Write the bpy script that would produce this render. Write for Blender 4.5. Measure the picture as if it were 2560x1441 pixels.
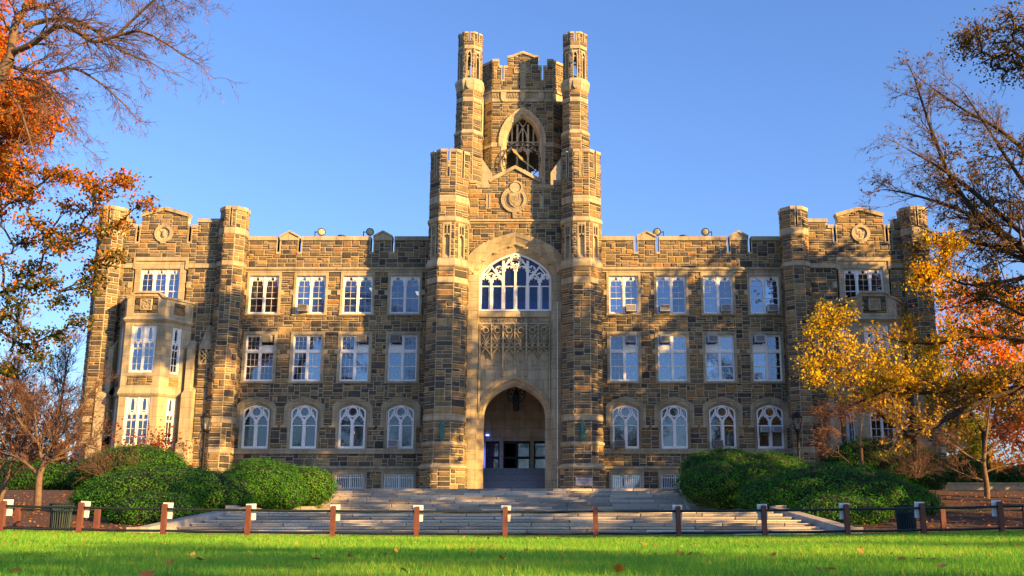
import bpy, math, random
import numpy as np
from mathutils import Vector, Matrix

scene = bpy.context.scene
for o in list(bpy.data.objects):
    bpy.data.objects.remove(o)
C = scene.collection
R = math.radians
PI = math.pi

# ------------------------------------------------------------------ camera
cam_d = bpy.data.cameras.new('camera')
cam = bpy.data.objects.new('camera', cam_d)
C.objects.link(cam)
cam.location = (2.6, 0.0, 0.35)
cam.rotation_euler = (R(90 + 12.9), 0, 0)
cam_d.sensor_width = 36
cam_d.lens = 36 * 2600 / 2560
cam_d.shift_x = -0.043
cam_d.clip_start = 0.1
cam_d.clip_end = 3000
scene.camera = cam

# ------------------------------------------------------------------ sky, sun, exposure
SUN_AZ, SUN_EL = 55.0, 17.0          # degrees from the facade normal towards +X, elevation
to_sun = Vector((math.sin(R(SUN_AZ)) * math.cos(R(SUN_EL)), -math.cos(R(SUN_AZ)) * math.cos(R(SUN_EL)), math.sin(R(SUN_EL))))
world = bpy.data.worlds.new('World')
scene.world = world
world.use_nodes = True
nt = world.node_tree
bg = nt.nodes['Background']
sky = nt.nodes.new('ShaderNodeTexSky')
sky.sky_type = 'NISHITA'
sky.sun_disc = False
sky.sun_elevation = R(SUN_EL)
sky.sun_rotation = R(180 - SUN_AZ)
sky.altitude = 100
sky.air_density = 1.25
sky.dust_density = 0.8
sky.ozone_density = 3.0
hs = nt.nodes.new('ShaderNodeMix')          # clear deep blue autumn air
hs.data_type = 'RGBA'
hs.blend_type = 'MULTIPLY'
hs.inputs[0].default_value = 1.0
hs.inputs[7].default_value = (0.57, 0.69, 1.0, 1)
nt.links.new(sky.outputs[0], hs.inputs[6])
nt.links.new(hs.outputs[2], bg.inputs[0])
bg.inputs[1].default_value = 0.084
sun_d = bpy.data.lights.new('sun', 'SUN')
sun_d.energy = 4.3
sun_d.angle = R(0.5)
sun_d.color = (1.0, 0.57, 0.17)
sun = bpy.data.objects.new('sun', sun_d)
C.objects.link(sun)
sun.location = (60, -40, 50)
sun.rotation_euler = to_sun.to_track_quat('Z', 'Y').to_euler()
scene.view_settings.view_transform = 'Standard'
scene.view_settings.look = 'None'
scene.view_settings.exposure = 1.75
scene.view_settings.gamma = 1.0
scene.view_settings.use_curve_mapping = False
scene.render.engine = 'CYCLES'
scene.cycles.max_bounces = 6
scene.cycles.transparent_max_bounces = 8
scene.cycles.use_denoising = True

rnd = random.Random(7)
rng = np.random.default_rng(11)
U = rnd.uniform

# ------------------------------------------------------------------ materials
def add_streak(t, geo, out, amount):
    mp = t.nodes.new('ShaderNodeMapping')
    mp.inputs['Scale'].default_value = (2.6, 2.6, .28)
    t.links.new(geo.outputs['Position'], mp.inputs['Vector'])
    n = t.nodes.new('ShaderNodeTexNoise')
    n.inputs['Scale'].default_value = 1.0
    n.inputs['Detail'].default_value = 7
    n.inputs['Roughness'].default_value = 0.7
    t.links.new(mp.outputs[0], n.inputs['Vector'])
    mr = t.nodes.new('ShaderNodeMapRange')
    mr.inputs['From Min'].default_value = 0.45
    mr.inputs['From Max'].default_value = 0.72
    mr.inputs['To Min'].default_value = 1.0
    mr.inputs['To Max'].default_value = 1.0 - amount
    t.links.new(n.outputs[0], mr.inputs[0])
    sc = t.nodes.new('ShaderNodeVectorMath')
    sc.operation = 'SCALE'
    t.links.new(out, sc.inputs[0])
    t.links.new(mr.outputs[0], sc.inputs['Scale'])
    return sc.outputs[0]

def add_joints(t, geo, out):
    """fine ashlar joints of dressed limestone, too thin to model"""
    sx = t.nodes.new('ShaderNodeSeparateXYZ')
    t.links.new(geo.outputs['Position'], sx.inputs[0])
    ad = t.nodes.new('ShaderNodeMath')
    t.links.new(sx.outputs[0], ad.inputs[0])
    t.links.new(sx.outputs[1], ad.inputs[1])
    cb = t.nodes.new('ShaderNodeCombineXYZ')
    t.links.new(ad.outputs[0], cb.inputs[0])
    t.links.new(sx.outputs[2], cb.inputs[1])
    br = t.nodes.new('ShaderNodeTexBrick')
    br.inputs['Scale'].default_value = 1.0
    br.inputs['Brick Width'].default_value = 1.05
    br.inputs['Row Height'].default_value = .62
    br.inputs['Mortar Size'].default_value = .012
    br.inputs['Color1'].default_value = (1, 1, 1, 1)
    br.inputs['Color2'].default_value = (.86, .86, .84, 1)
    br.inputs['Mortar'].default_value = (.5, .48, .45, 1)
    t.links.new(cb.outputs[0], br.inputs['Vector'])
    mx = t.nodes.new('ShaderNodeVectorMath')
    mx.operation = 'MULTIPLY'
    t.links.new(out, mx.inputs[0])
    t.links.new(br.outputs[0], mx.inputs[1])
    return mx.outputs[0]

def mat(name, col, rough=0.8, noise=0.0, scale=5.0, bump=0.0, bscale=40.0, metal=0.0, spec=0.3, stain=None, streak=0.0, joints=False):
    m = bpy.data.materials.new(name)
    m.use_nodes = True
    t = m.node_tree
    b = t.nodes['Principled BSDF']
    b.inputs['Base Color'].default_value = (*col, 1)
    b.inputs['Roughness'].default_value = rough
    b.inputs['Metallic'].default_value = metal
    b.inputs['Specular IOR Level'].default_value = spec
    geo = t.nodes.new('ShaderNodeNewGeometry')
    if noise > 0:
        n = t.nodes.new('ShaderNodeTexNoise')
        n.inputs['Scale'].default_value = scale
        n.inputs['Detail'].default_value = 6
        n.inputs['Roughness'].default_value = 0.65
        t.links.new(geo.outputs['Position'], n.inputs['Vector'])
        r = t.nodes.new('ShaderNodeValToRGB')
        r.color_ramp.elements[0].position = 0.3
        r.color_ramp.elements[1].position = 0.7
        lo = [c * (1 - noise) for c in col]
        hi = [min(1, c * (1 + noise)) for c in col]
        r.color_ramp.elements[0].color = (*lo, 1)
        r.color_ramp.elements[1].color = (*hi, 1)
        t.links.new(n.outputs[0], r.inputs[0])
        out = r.outputs[0]
        if stain:
            n2 = t.nodes.new('ShaderNodeTexNoise')
            n2.inputs['Scale'].default_value = stain[1]
            n2.inputs['Detail'].default_value = 8
            n2.inputs['Roughness'].default_value = 0.7
            t.links.new(geo.outputs['Position'], n2.inputs['Vector'])
            r2 = t.nodes.new('ShaderNodeValToRGB')
            r2.color_ramp.elements[0].position = 0.48
            r2.color_ramp.elements[1].position = 0.7
            r2.color_ramp.elements[0].color = (0, 0, 0, 1)
            r2.color_ramp.elements[1].color = (stain[2],) * 3 + (1,)
            t.links.new(n2.outputs[0], r2.inputs[0])
            mx = t.nodes.new('ShaderNodeMix')
            mx.data_type = 'RGBA'
            t.links.new(r2.outputs[0], mx.inputs[0])
            t.links.new(out, mx.inputs[6])
            mx.inputs[7].default_value = (*stain[0], 1)
            out = mx.outputs[2]
        if streak > 0:                       # rain streaks and soot runs
            out = add_streak(t, geo, out, streak)
        if joints:
            out = add_joints(t, geo, out)
        t.links.new(out, b.inputs['Base Color'])
    if bump > 0:
        n = t.nodes.new('ShaderNodeTexNoise')
        n.inputs['Scale'].default_value = bscale
        n.inputs['Detail'].default_value = 5
        t.links.new(geo.outputs['Position'], n.inputs['Vector'])
        bp = t.nodes.new('ShaderNodeBump')
        bp.inputs['Strength'].default_value = 0.7
        bp.inputs['Distance'].default_value = bump
        t.links.new(n.outputs[0], bp.inputs['Height'])
        t.links.new(bp.outputs[0], b.inputs['Normal'])
    return m

def tint_mat(name, stops, rough=0.9, noise=0.25, nscale=6.0, bump=0.0, bscale=25.0, trans=0.0, spec=0.2, streak=0.0):
    """colour from the per-piece attribute 'tint' (0..1) through a ramp, times a noise grain"""
    m = bpy.data.materials.new(name)
    m.use_nodes = True
    t = m.node_tree
    b = t.nodes['Principled BSDF']
    b.inputs['Roughness'].default_value = rough
    b.inputs['Specular IOR Level'].default_value = spec
    a = t.nodes.new('ShaderNodeAttribute')
    a.attribute_name = 'tint'
    r = t.nodes.new('ShaderNodeValToRGB')
    cr = r.color_ramp
    while len(cr.elements) < len(stops):
        cr.elements.new(0.5)
    for e, (p, c) in zip(cr.elements, stops):
        e.position = p
        e.color = (*c, 1)
    t.links.new(a.outputs['Fac'], r.inputs[0])
    out = r.outputs[0]
    geo = t.nodes.new('ShaderNodeNewGeometry')
    if noise > 0:
        n = t.nodes.new('ShaderNodeTexNoise')
        n.inputs['Scale'].default_value = nscale
        n.inputs['Detail'].default_value = 6
        n.inputs['Roughness'].default_value = 0.7
        t.links.new(geo.outputs['Position'], n.inputs['Vector'])
        mr = t.nodes.new('ShaderNodeMapRange')
        mr.inputs['From Min'].default_value = 0.25
        mr.inputs['From Max'].default_value = 0.75
        mr.inputs['To Min'].default_value = 1 - noise
        mr.inputs['To Max'].default_value = 1 + noise
        t.links.new(n.outputs[0], mr.inputs[0])
        mx = t.nodes.new('ShaderNodeVectorMath')
        mx.operation = 'SCALE'
        t.links.new(out, mx.inputs[0])
        t.links.new(mr.outputs[0], mx.inputs['Scale'])
        out = mx.outputs[0]
    if streak > 0:
        out = add_streak(t, geo, out, streak)
    t.links.new(out, b.inputs['Base Color'])
    if bump > 0:
        n = t.nodes.new('ShaderNodeTexNoise')
        n.inputs['Scale'].default_value = bscale
        n.inputs['Detail'].default_value = 6
        n.inputs['Roughness'].default_value = 0.65
        t.links.new(geo.outputs['Position'], n.inputs['Vector'])
        bp = t.nodes.new('ShaderNodeBump')
        bp.inputs['Strength'].default_value = 0.9
        bp.inputs['Distance'].default_value = bump
        t.links.new(n.outputs[0], bp.inputs['Height'])
        t.links.new(bp.outputs[0], b.inputs['Normal'])
    if trans > 0:
        tr = t.nodes.new('ShaderNodeBsdfTranslucent')
        t.links.new(out, tr.inputs[0])
        mix = t.nodes.new('ShaderNodeMixShader')
        mix.inputs[0].default_value = trans
        t.links.new(b.outputs[0], mix.inputs[1])
        t.links.new(tr.outputs[0], mix.inputs[2])
        t.links.new(mix.outputs[0], t.nodes['Material Output'].inputs[0])
    return m

def glass_mat(name, tint, refl, body):
    m = bpy.data.materials.new(name)
    m.use_nodes = True
    t = m.node_tree
    t.nodes.remove(t.nodes['Principled BSDF'])
    tr = t.nodes.new('ShaderNodeBsdfTransparent')
    tr.inputs[0].default_value = (*tint, 1)
    df = t.nodes.new('ShaderNodeBsdfDiffuse')
    df.inputs[0].default_value = (*body, 1)
    gl = t.nodes.new('ShaderNodeBsdfGlossy')
    gl.inputs[0].default_value = (0.62, 0.76, 0.98, 1)
    gl.inputs[1].default_value = 0.03
    geo = t.nodes.new('ShaderNodeNewGeometry')
    n = t.nodes.new('ShaderNodeTexNoise')
    n.inputs['Scale'].default_value = 1.4
    n.inputs['Detail'].default_value = 2
    t.links.new(geo.outputs['Position'], n.inputs['Vector'])
    bp = t.nodes.new('ShaderNodeBump')
    bp.inputs['Strength'].default_value = 0.25
    bp.inputs['Distance'].default_value = 0.02
    t.links.new(n.outputs[0], bp.inputs['Height'])
    t.links.new(bp.outputs[0], gl.inputs['Normal'])
    m1 = t.nodes.new('ShaderNodeMixShader')
    m1.inputs[0].default_value = 0.35
    t.links.new(tr.outputs[0], m1.inputs[1])
    t.links.new(df.outputs[0], m1.inputs[2])
    m2 = t.nodes.new('ShaderNodeMixShader')
    m2.inputs[0].default_value = refl
    t.links.new(m1.outputs[0], m2.inputs[1])
    t.links.new(gl.outputs[0], m2.inputs[2])
    t.links.new(m2.outputs[0], t.nodes['Material Output'].inputs[0])
    return m

def emit_mat(name, col, s):
    m = bpy.data.materials.new(name)
    m.use_nodes = True
    b = m.node_tree.nodes['Principled BSDF']
    b.inputs['Base Color'].default_value = (*col, 1)
    b.inputs['Emission Color'].default_value = (*col, 1)
    b.inputs['Emission Strength'].default_value = s
    return m

M = {}
M['stone'] = tint_mat('ashlar_stone', [(0.0, (.062, .058, .05)), (.2, (.11, .098, .075)), (.38, (.19, .155, .088)), (.52, (.28, .20, .085)),
                      (.64, (.115, .104, .082)), (.78, (.37, .215, .08)), (.88, (.20, .168, .105)), (1.0, (.42, .295, .13))], noise=.4, nscale=5.5, bump=.05, bscale=9, streak=.3)
M['mortar'] = mat('lime_mortar', (.52, .45, .32), .95, .2, 3, .01, 60)
M['trim'] = mat('limestone', (.50, .425, .275), .85, .2, 2.2, .008, 40, stain=((.19, .165, .115), 1.1, .6), streak=.45, joints=True)
M['white'] = mat('white_paint', (.86, .86, .82), .45, .06, 6, .002, 60)
M['glass'] = glass_mat('window_glass', (.75, .8, .85), .22, (.03, .035, .05))
M['glassdark'] = glass_mat('dim_leaded_glass', (.6, .65, .65), .13, (.05, .055, .06))
M['glasspale'] = glass_mat('pale_window_glass', (.8, .85, .9), .32, (.05, .06, .08))
M['glassdim'] = glass_mat('dim_window_glass', (.6, .65, .7), .15, (.03, .035, .04))
M['stained'] = glass_mat('leaded_blue_glass', (.10, .13, .3), .05, (.02, .03, .13))
M['room'] = mat('room_plaster', (.20, .19, .17), .9)
M['dark'] = mat('dark_void', (.02, .02, .022), .9)
M['blind'] = mat('window_blind', (.6, .62, .6), .8, .1, 12)
M['curtain'] = mat('lace_curtain', (.45, .46, .4), .9, .35, 9)
M['granite'] = tint_mat('granite', [(0, (.34, .32, .28)), (.5, (.55, .505, .43)), (1, (.74, .68, .57))], noise=.3, nscale=14, bump=.004, bscale=90)
M['roof'] = mat('roof_slate', (.09, .09, .095), .8, .2, 6)
M['iron'] = mat('black_iron', (.010, .011, .012), .55, .2, 8, metal=.2)
M['bronze'] = mat('verdigris_bronze', (.06, .20, .18), .6, .4, 12, metal=.2)
M['gold'] = mat('weathered_gilt', (.42, .36, .12), .5, .3, 10, metal=.3)
M['lead'] = mat('copper_stain', (.22, .33, .28), .8, .3, 8)

# ------------------------------------------------------------------ object helpers
ORG = {}
def put(o, parent):
    C.objects.link(o)
    if parent is not None:
        o.parent = parent
    return o

def tag(o, label=None, cat=None, group=None, kind=None):
    if label: o['label'] = label
    if cat: o['category'] = cat
    if group: o['group'] = group
    if kind: o['kind'] = kind
    return o

def thing(name, label, cat, loc=(0, 0, 0), group=None):
    o = bpy.data.objects.new(name, None)
    o.empty_display_size = 0.3
    C.objects.link(o)
    o.location = loc
    ORG[o.name] = Vector(loc)
    return tag(o, label, cat, group)

def org(p):
    return ORG.get(p.name, Vector((0, 0, 0))) if p is not None else Vector((0, 0, 0))

def fast_mesh(name, co, faces, tint=None, smooth=False):
    """co (n,3) array, faces (m,k) int array"""
    me = bpy.data.meshes.new(name)
    co = np.asarray(co, np.float32)
    faces = np.asarray(faces, np.int32)
    m, k = faces.shape
    me.vertices.add(len(co))
    me.vertices.foreach_set('co', co.ravel())
    me.loops.add(m * k)
    me.loops.foreach_set('vertex_index', faces.ravel())
    me.polygons.add(m)
    me.polygons.foreach_set('loop_start', np.arange(0, m * k, k, dtype=np.int32))
    if smooth:
        me.polygons.foreach_set('use_smooth', np.ones(m, bool))
    me.update(calc_edges=True)
    if tint is not None:
        a = me.attributes.new('tint', 'FLOAT', 'FACE')
        a.data.foreach_set('value', np.asarray(tint, np.float32))
    return me

def obj_from(name, me, m, parent=None, kind=None):
    me.materials.append(M[m] if isinstance(m, str) else m)
    o = bpy.data.objects.new(name, me)
    put(o, parent)
    if parent is not None:
        ORG[o.name] = org(parent)
    if kind: o['kind'] = kind
    return o

class MB:
    def __init__(s):
        s.v, s.f, s.t, s.smooth = [], [], [], False
    def add(s, vs, fs, tint=0.5):
        n = len(s.v)
        s.v += [tuple(p) for p in vs]
        s.f += [tuple(i + n for i in f) for f in fs]
        s.t += [tint] * len(fs)
        return s
    def box(s, x0, x1, y0, y1, z0, z1, tint=0.5):
        vs = [(x, y, z) for z in (z0, z1) for y in (y0, y1) for x in (x0, x1)]
        return s.add(vs, [(0, 2, 3, 1), (4, 5, 7, 6), (0, 1, 5, 4), (1, 3, 7, 5), (3, 2, 6, 7), (2, 0, 4, 6)], tint)
    def tube(s, pts, r0, r1=None, n=6, cap=True, tint=0.5):
        r1 = r0 if r1 is None else r1
        pts = [Vector(p) for p in pts]
        k = len(pts)
        vs = []
        ref = Vector((0, 0, 1))
        for i, p in enumerate(pts):
            d = (pts[min(i + 1, k - 1)] - pts[max(i - 1, 0)])
            d = d.normalized() if d.length > 1e-9 else Vector((0, 0, 1))
            a = d.cross(ref if abs(d.z) < .95 else Vector((1, 0, 0))).normalized()
            b = d.cross(a)
            r = r0 + (r1 - r0) * i / max(1, k - 1)
            for j in range(n):
                t = 2 * PI * j / n
                vs.append(p + a * (r * math.cos(t)) + b * (r * math.sin(t)))
        fs = [(i * n + j, i * n + (j + 1) % n, (i + 1) * n + (j + 1) % n, (i + 1) * n + j) for i in range(k - 1) for j in range(n)]
        if cap:
            fs += [tuple(range(n))[::-1], tuple((k - 1) * n + j for j in range(n))]
        return s.add(vs, fs, tint)
    def lathe(s, c, prof, n=16, tint=0.5, ang=0.0):
        vs = [(c[0] + r * math.cos(2 * PI * j / n + ang), c[1] + r * math.sin(2 * PI * j / n + ang), c[2] + z) for r, z in prof for j in range(n)]
        fs = [(i * n + j, i * n + (j + 1) % n, (i + 1) * n + (j + 1) % n, (i + 1) * n + j) for i in range(len(prof) - 1) for j in range(n)]
        fs += [tuple(range(n))[::-1], tuple((len(prof) - 1) * n + j for j in range(n))]
        return s.add(vs, fs, tint)
    def octa(s, cx, cy, prof):
        """octagonal shaft with a flat face to the front; prof = [(apothem, z), ...]"""
        return s.lathe((cx, cy, 0), [(a / math.cos(PI / 8), z) for a, z in prof], 8, ang=PI / 8)
    def build(s, name, m, parent=None, kind=None, tint=False, smooth=False):
        me = bpy.data.meshes.new(name)
        o0 = org(parent)
        me.from_pydata([(x - o0.x, y - o0.y, z - o0.z) for x, y, z in s.v], [], s.f)
        if tint:
            a = me.attributes.new('tint', 'FLOAT', 'FACE')
            a.data.foreach_set('value', s.t)
        if smooth:
            me.polygons.foreach_set('use_smooth', [True] * len(me.polygons))
        me.update()
        return obj_from(name, me, m, parent, kind)

class Frame:
    """a vertical plane: O base point, U to the right seen from outside, N outwards"""
    def __init__(s, O, ang=0.0):
        s.O = Vector(O)
        s.U = Vector((math.cos(ang), math.sin(ang), 0))
        s.N = Vector((math.sin(ang), -math.cos(ang), 0))
    def p(s, u, v, d=0.0):
        return s.O + s.U * u + Vector((0, 0, v)) + s.N * d
    def box(s, mb, u0, u1, v0, v1, d0, d1, tint=0.5):
        vs = [s.p(u, v, d) for v in (v0, v1) for d in (d0, d1) for u in (u0, u1)]
        return mb.add(vs, [(0, 2, 3, 1), (4, 5, 7, 6), (0, 1, 5, 4), (1, 3, 7, 5), (3, 2, 6, 7), (2, 0, 4, 6)], tint)
    def poly(s, mb, pts, d0, d1, tint=0.5):
        n = len(pts)
        vs = [s.p(u, v, d1) for u, v in pts] + [s.p(u, v, d0) for u, v in pts]
        fs = [tuple(range(n)), tuple(range(n, 2 * n))[::-1]] + [(i, (i + 1) % n, n + (i + 1) % n, n + i) for i in range(n)]
        return mb.add(vs, fs, tint)
    def band(s, mb, a, b, d0, d1, db=None, closed=False):
        """strip between polylines a (inner) and b (outer); d1 front depth of a, db front depth of b"""
        db = d1 if db is None else db
        n = len(a)
        vs = [s.p(*q, d1) for q in a] + [s.p(*q, db) for q in b] + [s.p(*q, d0) for q in a] + [s.p(*q, d0) for q in b]
        fs = []
        for i in range(n if closed else n - 1):
            j = (i + 1) % n
            fs += [(i, j, n + j, n + i), (2 * n + i, i + 0, j, 2 * n + j)[::-1], (n + i, n + j, 3 * n + j, 3 * n + i)]
        if not closed:
            fs += [(0, n, 3 * n, 2 * n), (n - 1, 2 * n + n - 1, 3 * n + n - 1, n + n - 1)]
        return mb.add(vs, fs)
    def ribbon(s, mb, pts, w, d0, d1, closed=False):
        n = len(pts)
        a, b = [], []
        for i, (u, v) in enumerate(pts):
            if closed:
                p, q = pts[i - 1], pts[(i + 1) % n]
            else:
                p, q = pts[max(0, i - 1)], pts[min(n - 1, i + 1)]
            du, dv = q[0] - p[0], q[1] - p[1]
            L = math.hypot(du, dv) or 1
            nu, nv = -dv / L * w / 2, du / L * w / 2
            a.append((u + nu, v + nv))
            b.append((u - nu, v - nv))
        return s.band(mb, a, b, d0, d1, closed=closed)

def arc(c, r, a0, a1, n=12):
    return [(c[0] + r * math.cos(R(a0 + (a1 - a0) * i / n)), c[1] + r * math.sin(R(a0 + (a1 - a0) * i / n))) for i in range(n + 1)]

def arch(w, spring, rise, n=10, cu=0.0, foot=None, k=1.55):
    """pointed arch from left spring over the apex to right spring; optional straight jambs down to foot"""
    r0 = k * w
    c = (r0 * r0 - w * w) / (2 * w)
    rad = w + c
    amax = math.atan2(r0, c)
    right = [(cu - c + rad * math.cos(amax * i / n), spring + rad * math.sin(amax * i / n) * rise / r0) for i in range(n + 1)]
    left = [(2 * cu - u, v) for u, v in right]
    pts = left + right[::-1][1:]
    if foot is not None:
        pts = [(cu - w, foot)] + pts + [(cu + w, foot)]
    return pts

def inside(pts, u, v):
    c = False
    n = len(pts)
    for i in range(n):
        (x1, y1), (x2, y2) = pts[i], pts[i - 1]
        if (y1 > v) != (y2 > v) and u < (x2 - x1) * (v - y1) / (y2 - y1) + x1:
            c = not c
    return c

def cusped(cu, w, z0, h, lobes=3, amp=.3, n=24):
    pts = []
    for i in range(n + 1):
        th = PI - PI * i / n
        m = 1 - amp * (1 - abs(math.sin(lobes * th))) ** 2 * (0 if i in (0, n) else 1)
        s = math.sin(th)
        pts.append((cu + w * math.cos(th) * m * (1 - .18 * s ** 4), z0 + h * (s ** .85) * m))
    return pts

# ------------------------------------------------------------------ ashlar masonry
STONES = []
def lines(a, b, br, step):
    ks = sorted({round(x, 4) for x in br if a + .03 < x < b - .03} | {a, b})
    ks = [k for i, k in enumerate(ks) if i == 0 or k - ks[i - 1] > .04 or k == b]
    out = []
    for i in range(len(ks) - 1):
        n = max(1, round((ks[i + 1] - ks[i]) / step))
        out += [ks[i] + (ks[i + 1] - ks[i]) * j / n for j in range(n)]
    return out + [ks[-1]]

def ashlar(fr, u0, u1, v0, v1, rects=(), block=None, hole=None, mb=None, course=.152, cw=.172, rough=1.0, dark=0.0):
    """random broken-range masonry on a frame: stones to STONES, mortar sheet to mb.
    rects: exact rectangles left out of both; block(u,v): no stone; hole(u,v): no mortar"""
    us = lines(u0, u1, [x for r in rects for x in r[:2]], cw)
    vs = lines(v0, v1, [x for r in rects for x in r[2:]], course)
    nu, nv = len(us) - 1, len(vs) - 1
    st = [[0] * nu for _ in range(nv)]
    for j in range(nv):
        cv = (vs[j] + vs[j + 1]) / 2
        for i in range(nu):
            cu = (us[i] + us[i + 1]) / 2
            ex = any(r[0] < cu < r[1] and r[2] < cv < r[3] for r in rects)
            if ex or (block and block(cu, cv)):
                st[j][i] = 1
            if mb is not None and not ex and not (hole and hole(cu, cv)):
                st[j][i] += 10
    if mb is not None:
        for j in range(nv):
            i = 0
            while i < nu:
                if st[j][i] >= 10:
                    k = i
                    while k < nu and st[j][k] >= 10: k += 1
                    mb.add([fr.p(us[i], vs[j]), fr.p(us[k], vs[j]), fr.p(us[k], vs[j + 1]), fr.p(us[i], vs[j + 1])], [(0, 1, 2, 3)])
                    i = k
                else:
                    i += 1
    occ = [[s % 10 for s in row] for row in st]
    for j in range(nv):
        i = 0
        while i < nu:
            if occ[j][i]:
                i += 1
                continue
            h = rnd.choices((1, 2, 3), (.3, .58, .12))[0]
            w = rnd.choice((2, 3, 3, 4, 5)) if h > 1 else rnd.choice((2, 3, 4))
            ww = 1
            while ww < w and i + ww < nu and not occ[j][i + ww]: ww += 1
            if i + ww < nu and not occ[j][i + ww] and (i + ww + 1 >= nu or occ[j][i + ww + 1]) : ww += 1
            hh = 1
            while hh < h and j + hh < nv and all(not occ[j + hh][q] for q in range(i, i + ww)): hh += 1
            for jj in range(j, j + hh):
                for q in range(i, i + ww): occ[jj][q] = 1
            t = rnd.random()
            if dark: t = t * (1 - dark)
            STONES.append((fr, us[i], us[i + ww], vs[j], vs[j + hh], t, rough))
            i += ww

def stone_geo(s, jn=.021):
    fr, a, b, c, d, t, rg = s
    a += jn; b -= jn; c += jn; d -= jn
    if b - a < .03 or d - c < .03: return None
    m = min(.045, (b - a) * .22, (d - c) * .22)
    e = .018
    vs = [fr.p(a, c, -.01), fr.p(b, c, -.01), fr.p(b, d, -.01), fr.p(a, d, -.01),
          fr.p(a, c, e), fr.p(b, c, e), fr.p(b, d, e), fr.p(a, d, e)]
    q = [(a + m * U(.6, 1.6), c + m * U(.6, 1.6)), (b - m * U(.6, 1.6), c + m * U(.6, 1.6)), (b - m * U(.6, 1.6), d - m * U(.6, 1.6)), (a + m * U(.6, 1.6), d - m * U(.6, 1.6))]
    base = U(.02, .045)
    vs += [fr.p(x, y, base + U(0, .035) * rg) for x, y in q]
    fs = [(0, 1, 5, 4), (1, 2, 6, 5), (2, 3, 7, 6), (3, 0, 4, 7), (4, 5, 9, 8), (5, 6, 10, 9), (6, 7, 11, 10), (7, 4, 8, 11), (8, 9, 10, 11)]
    return vs, fs, t

# ================================================================== the hall
bld = thing('stone_hall', 'long brown and grey ashlar hall with battlemented central clock tower', 'building', (0, 62, 2.2))
WALL = MB()      # mortar faces behind the stones
TRIM = {}        # named limestone parts collected before building
def T(name):
    return TRIM.setdefault(name, MB())
YW, YP, YC, YT = 66.0, 64.8, 64.3, 76.0
FW = Frame((0, YW, 0))
FP = Frame((0, YP, 0))
FC = Frame((0, YC, 0))
FT = Frame((0, YT, 0))

def part(mb, name, m, parent=bld, **k):
    return mb.build(name, m, parent, **k)

def surround(fr, cu, w, z0, z1, jw=.15, head=.22, sill=.13, deep=.4, lug=None):
    mb = MB()
    for s in (-1, 1):
        fr.box(mb, *sorted((cu + s * w, cu + s * (w + jw))), z0, z1 + head, -deep, .085)
        if lug is not None:
            fr.box(mb, *sorted((cu + s * (w + jw), cu + s * (w + jw + .2))), lug, lug + .34, -.05, .075)
    fr.box(mb, cu - w, cu + w, z1, z1 + head, -deep, .08)
    fr.box(mb, cu - w - jw - .03, cu + w + jw + .03, z0 - sill, z0, -deep, .11)
    return part(mb, 'window', 'trim')

def srect(cu, w, z0, z1, jw=.15, head=.22, sill=.13, lug=None):
    r = [(cu - w - jw, cu + w + jw, z0 - sill, z1 + head)]
    if lug is not None:
        r += [(cu - w - jw - .2, cu - w - jw, lug, lug + .34), (cu + w + jw, cu + w + jw + .2, lug, lug + .34)]
    return r

def pane(fr, win, u0, u1, z0, z1, d=-.16, m='glass', name='pane'):
    mb = MB()
    if m == 'glass': m = rnd.choice(('glass', 'glass', 'glasspale', 'glassdim'))
    fr.box(mb, u0, u1, z0, z1, d - .012, d)
    return part(mb, name, m, win)

def headplate(fr, mb, cu, hw, z0, h, d0, d1, lobes=3, amp=.32, k=.9):
    inn = cusped(cu, hw * k, z0, h * .86, lobes, amp)
    n = len(inn) - 1
    out = []
    for i in range(n + 1):
        th = PI - PI * i / n
        out.append((cu + hw * max(-1, min(1, math.cos(th) * 1.42)), z0 + h * min(1, math.sin(th) * 1.42)))
    fr.band(mb, inn, out, d0, d1)

def sash(fr, mb, u0, u1, z0, z1, meet=None, cols=2, rows=2, st=.03, bar=.010, d0=-.2, d1=-.12):
    fr.box(mb, u0, u0 + st, z0, z1, d0, d1)
    fr.box(mb, u1 - st, u1, z0, z1, d0, d1)
    fr.box(mb, u0 + st, u1 - st, z0, z0 + .07, d0, d1)
    fr.box(mb, u0 + st, u1 - st, z1 - st, z1, d0, d1)
    if meet:
        fr.box(mb, u0 + st, u1 - st, meet - .028, meet + .028, d0, d1)
    for i in range(1, cols):
        u = u0 + (u1 - u0) * i / cols
        fr.box(mb, u - bar / 2, u + bar / 2, z0 + .07, z1 - st, d0 + .03, d1 - .015)
    segs = [(z0, meet), (meet, z1)] if meet else [(z0, z1)]
    for a, b in segs:
        n = rows if len(segs) == 1 else max(2, rows // 2 if a == z0 else rows - rows // 2)
        for i in range(1, n):
            z = a + (b - a) * i / n
            fr.box(mb, u0 + st, u1 - st, z - bar / 2, z + bar / 2, d0 + .03, d1 - .018)

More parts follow.
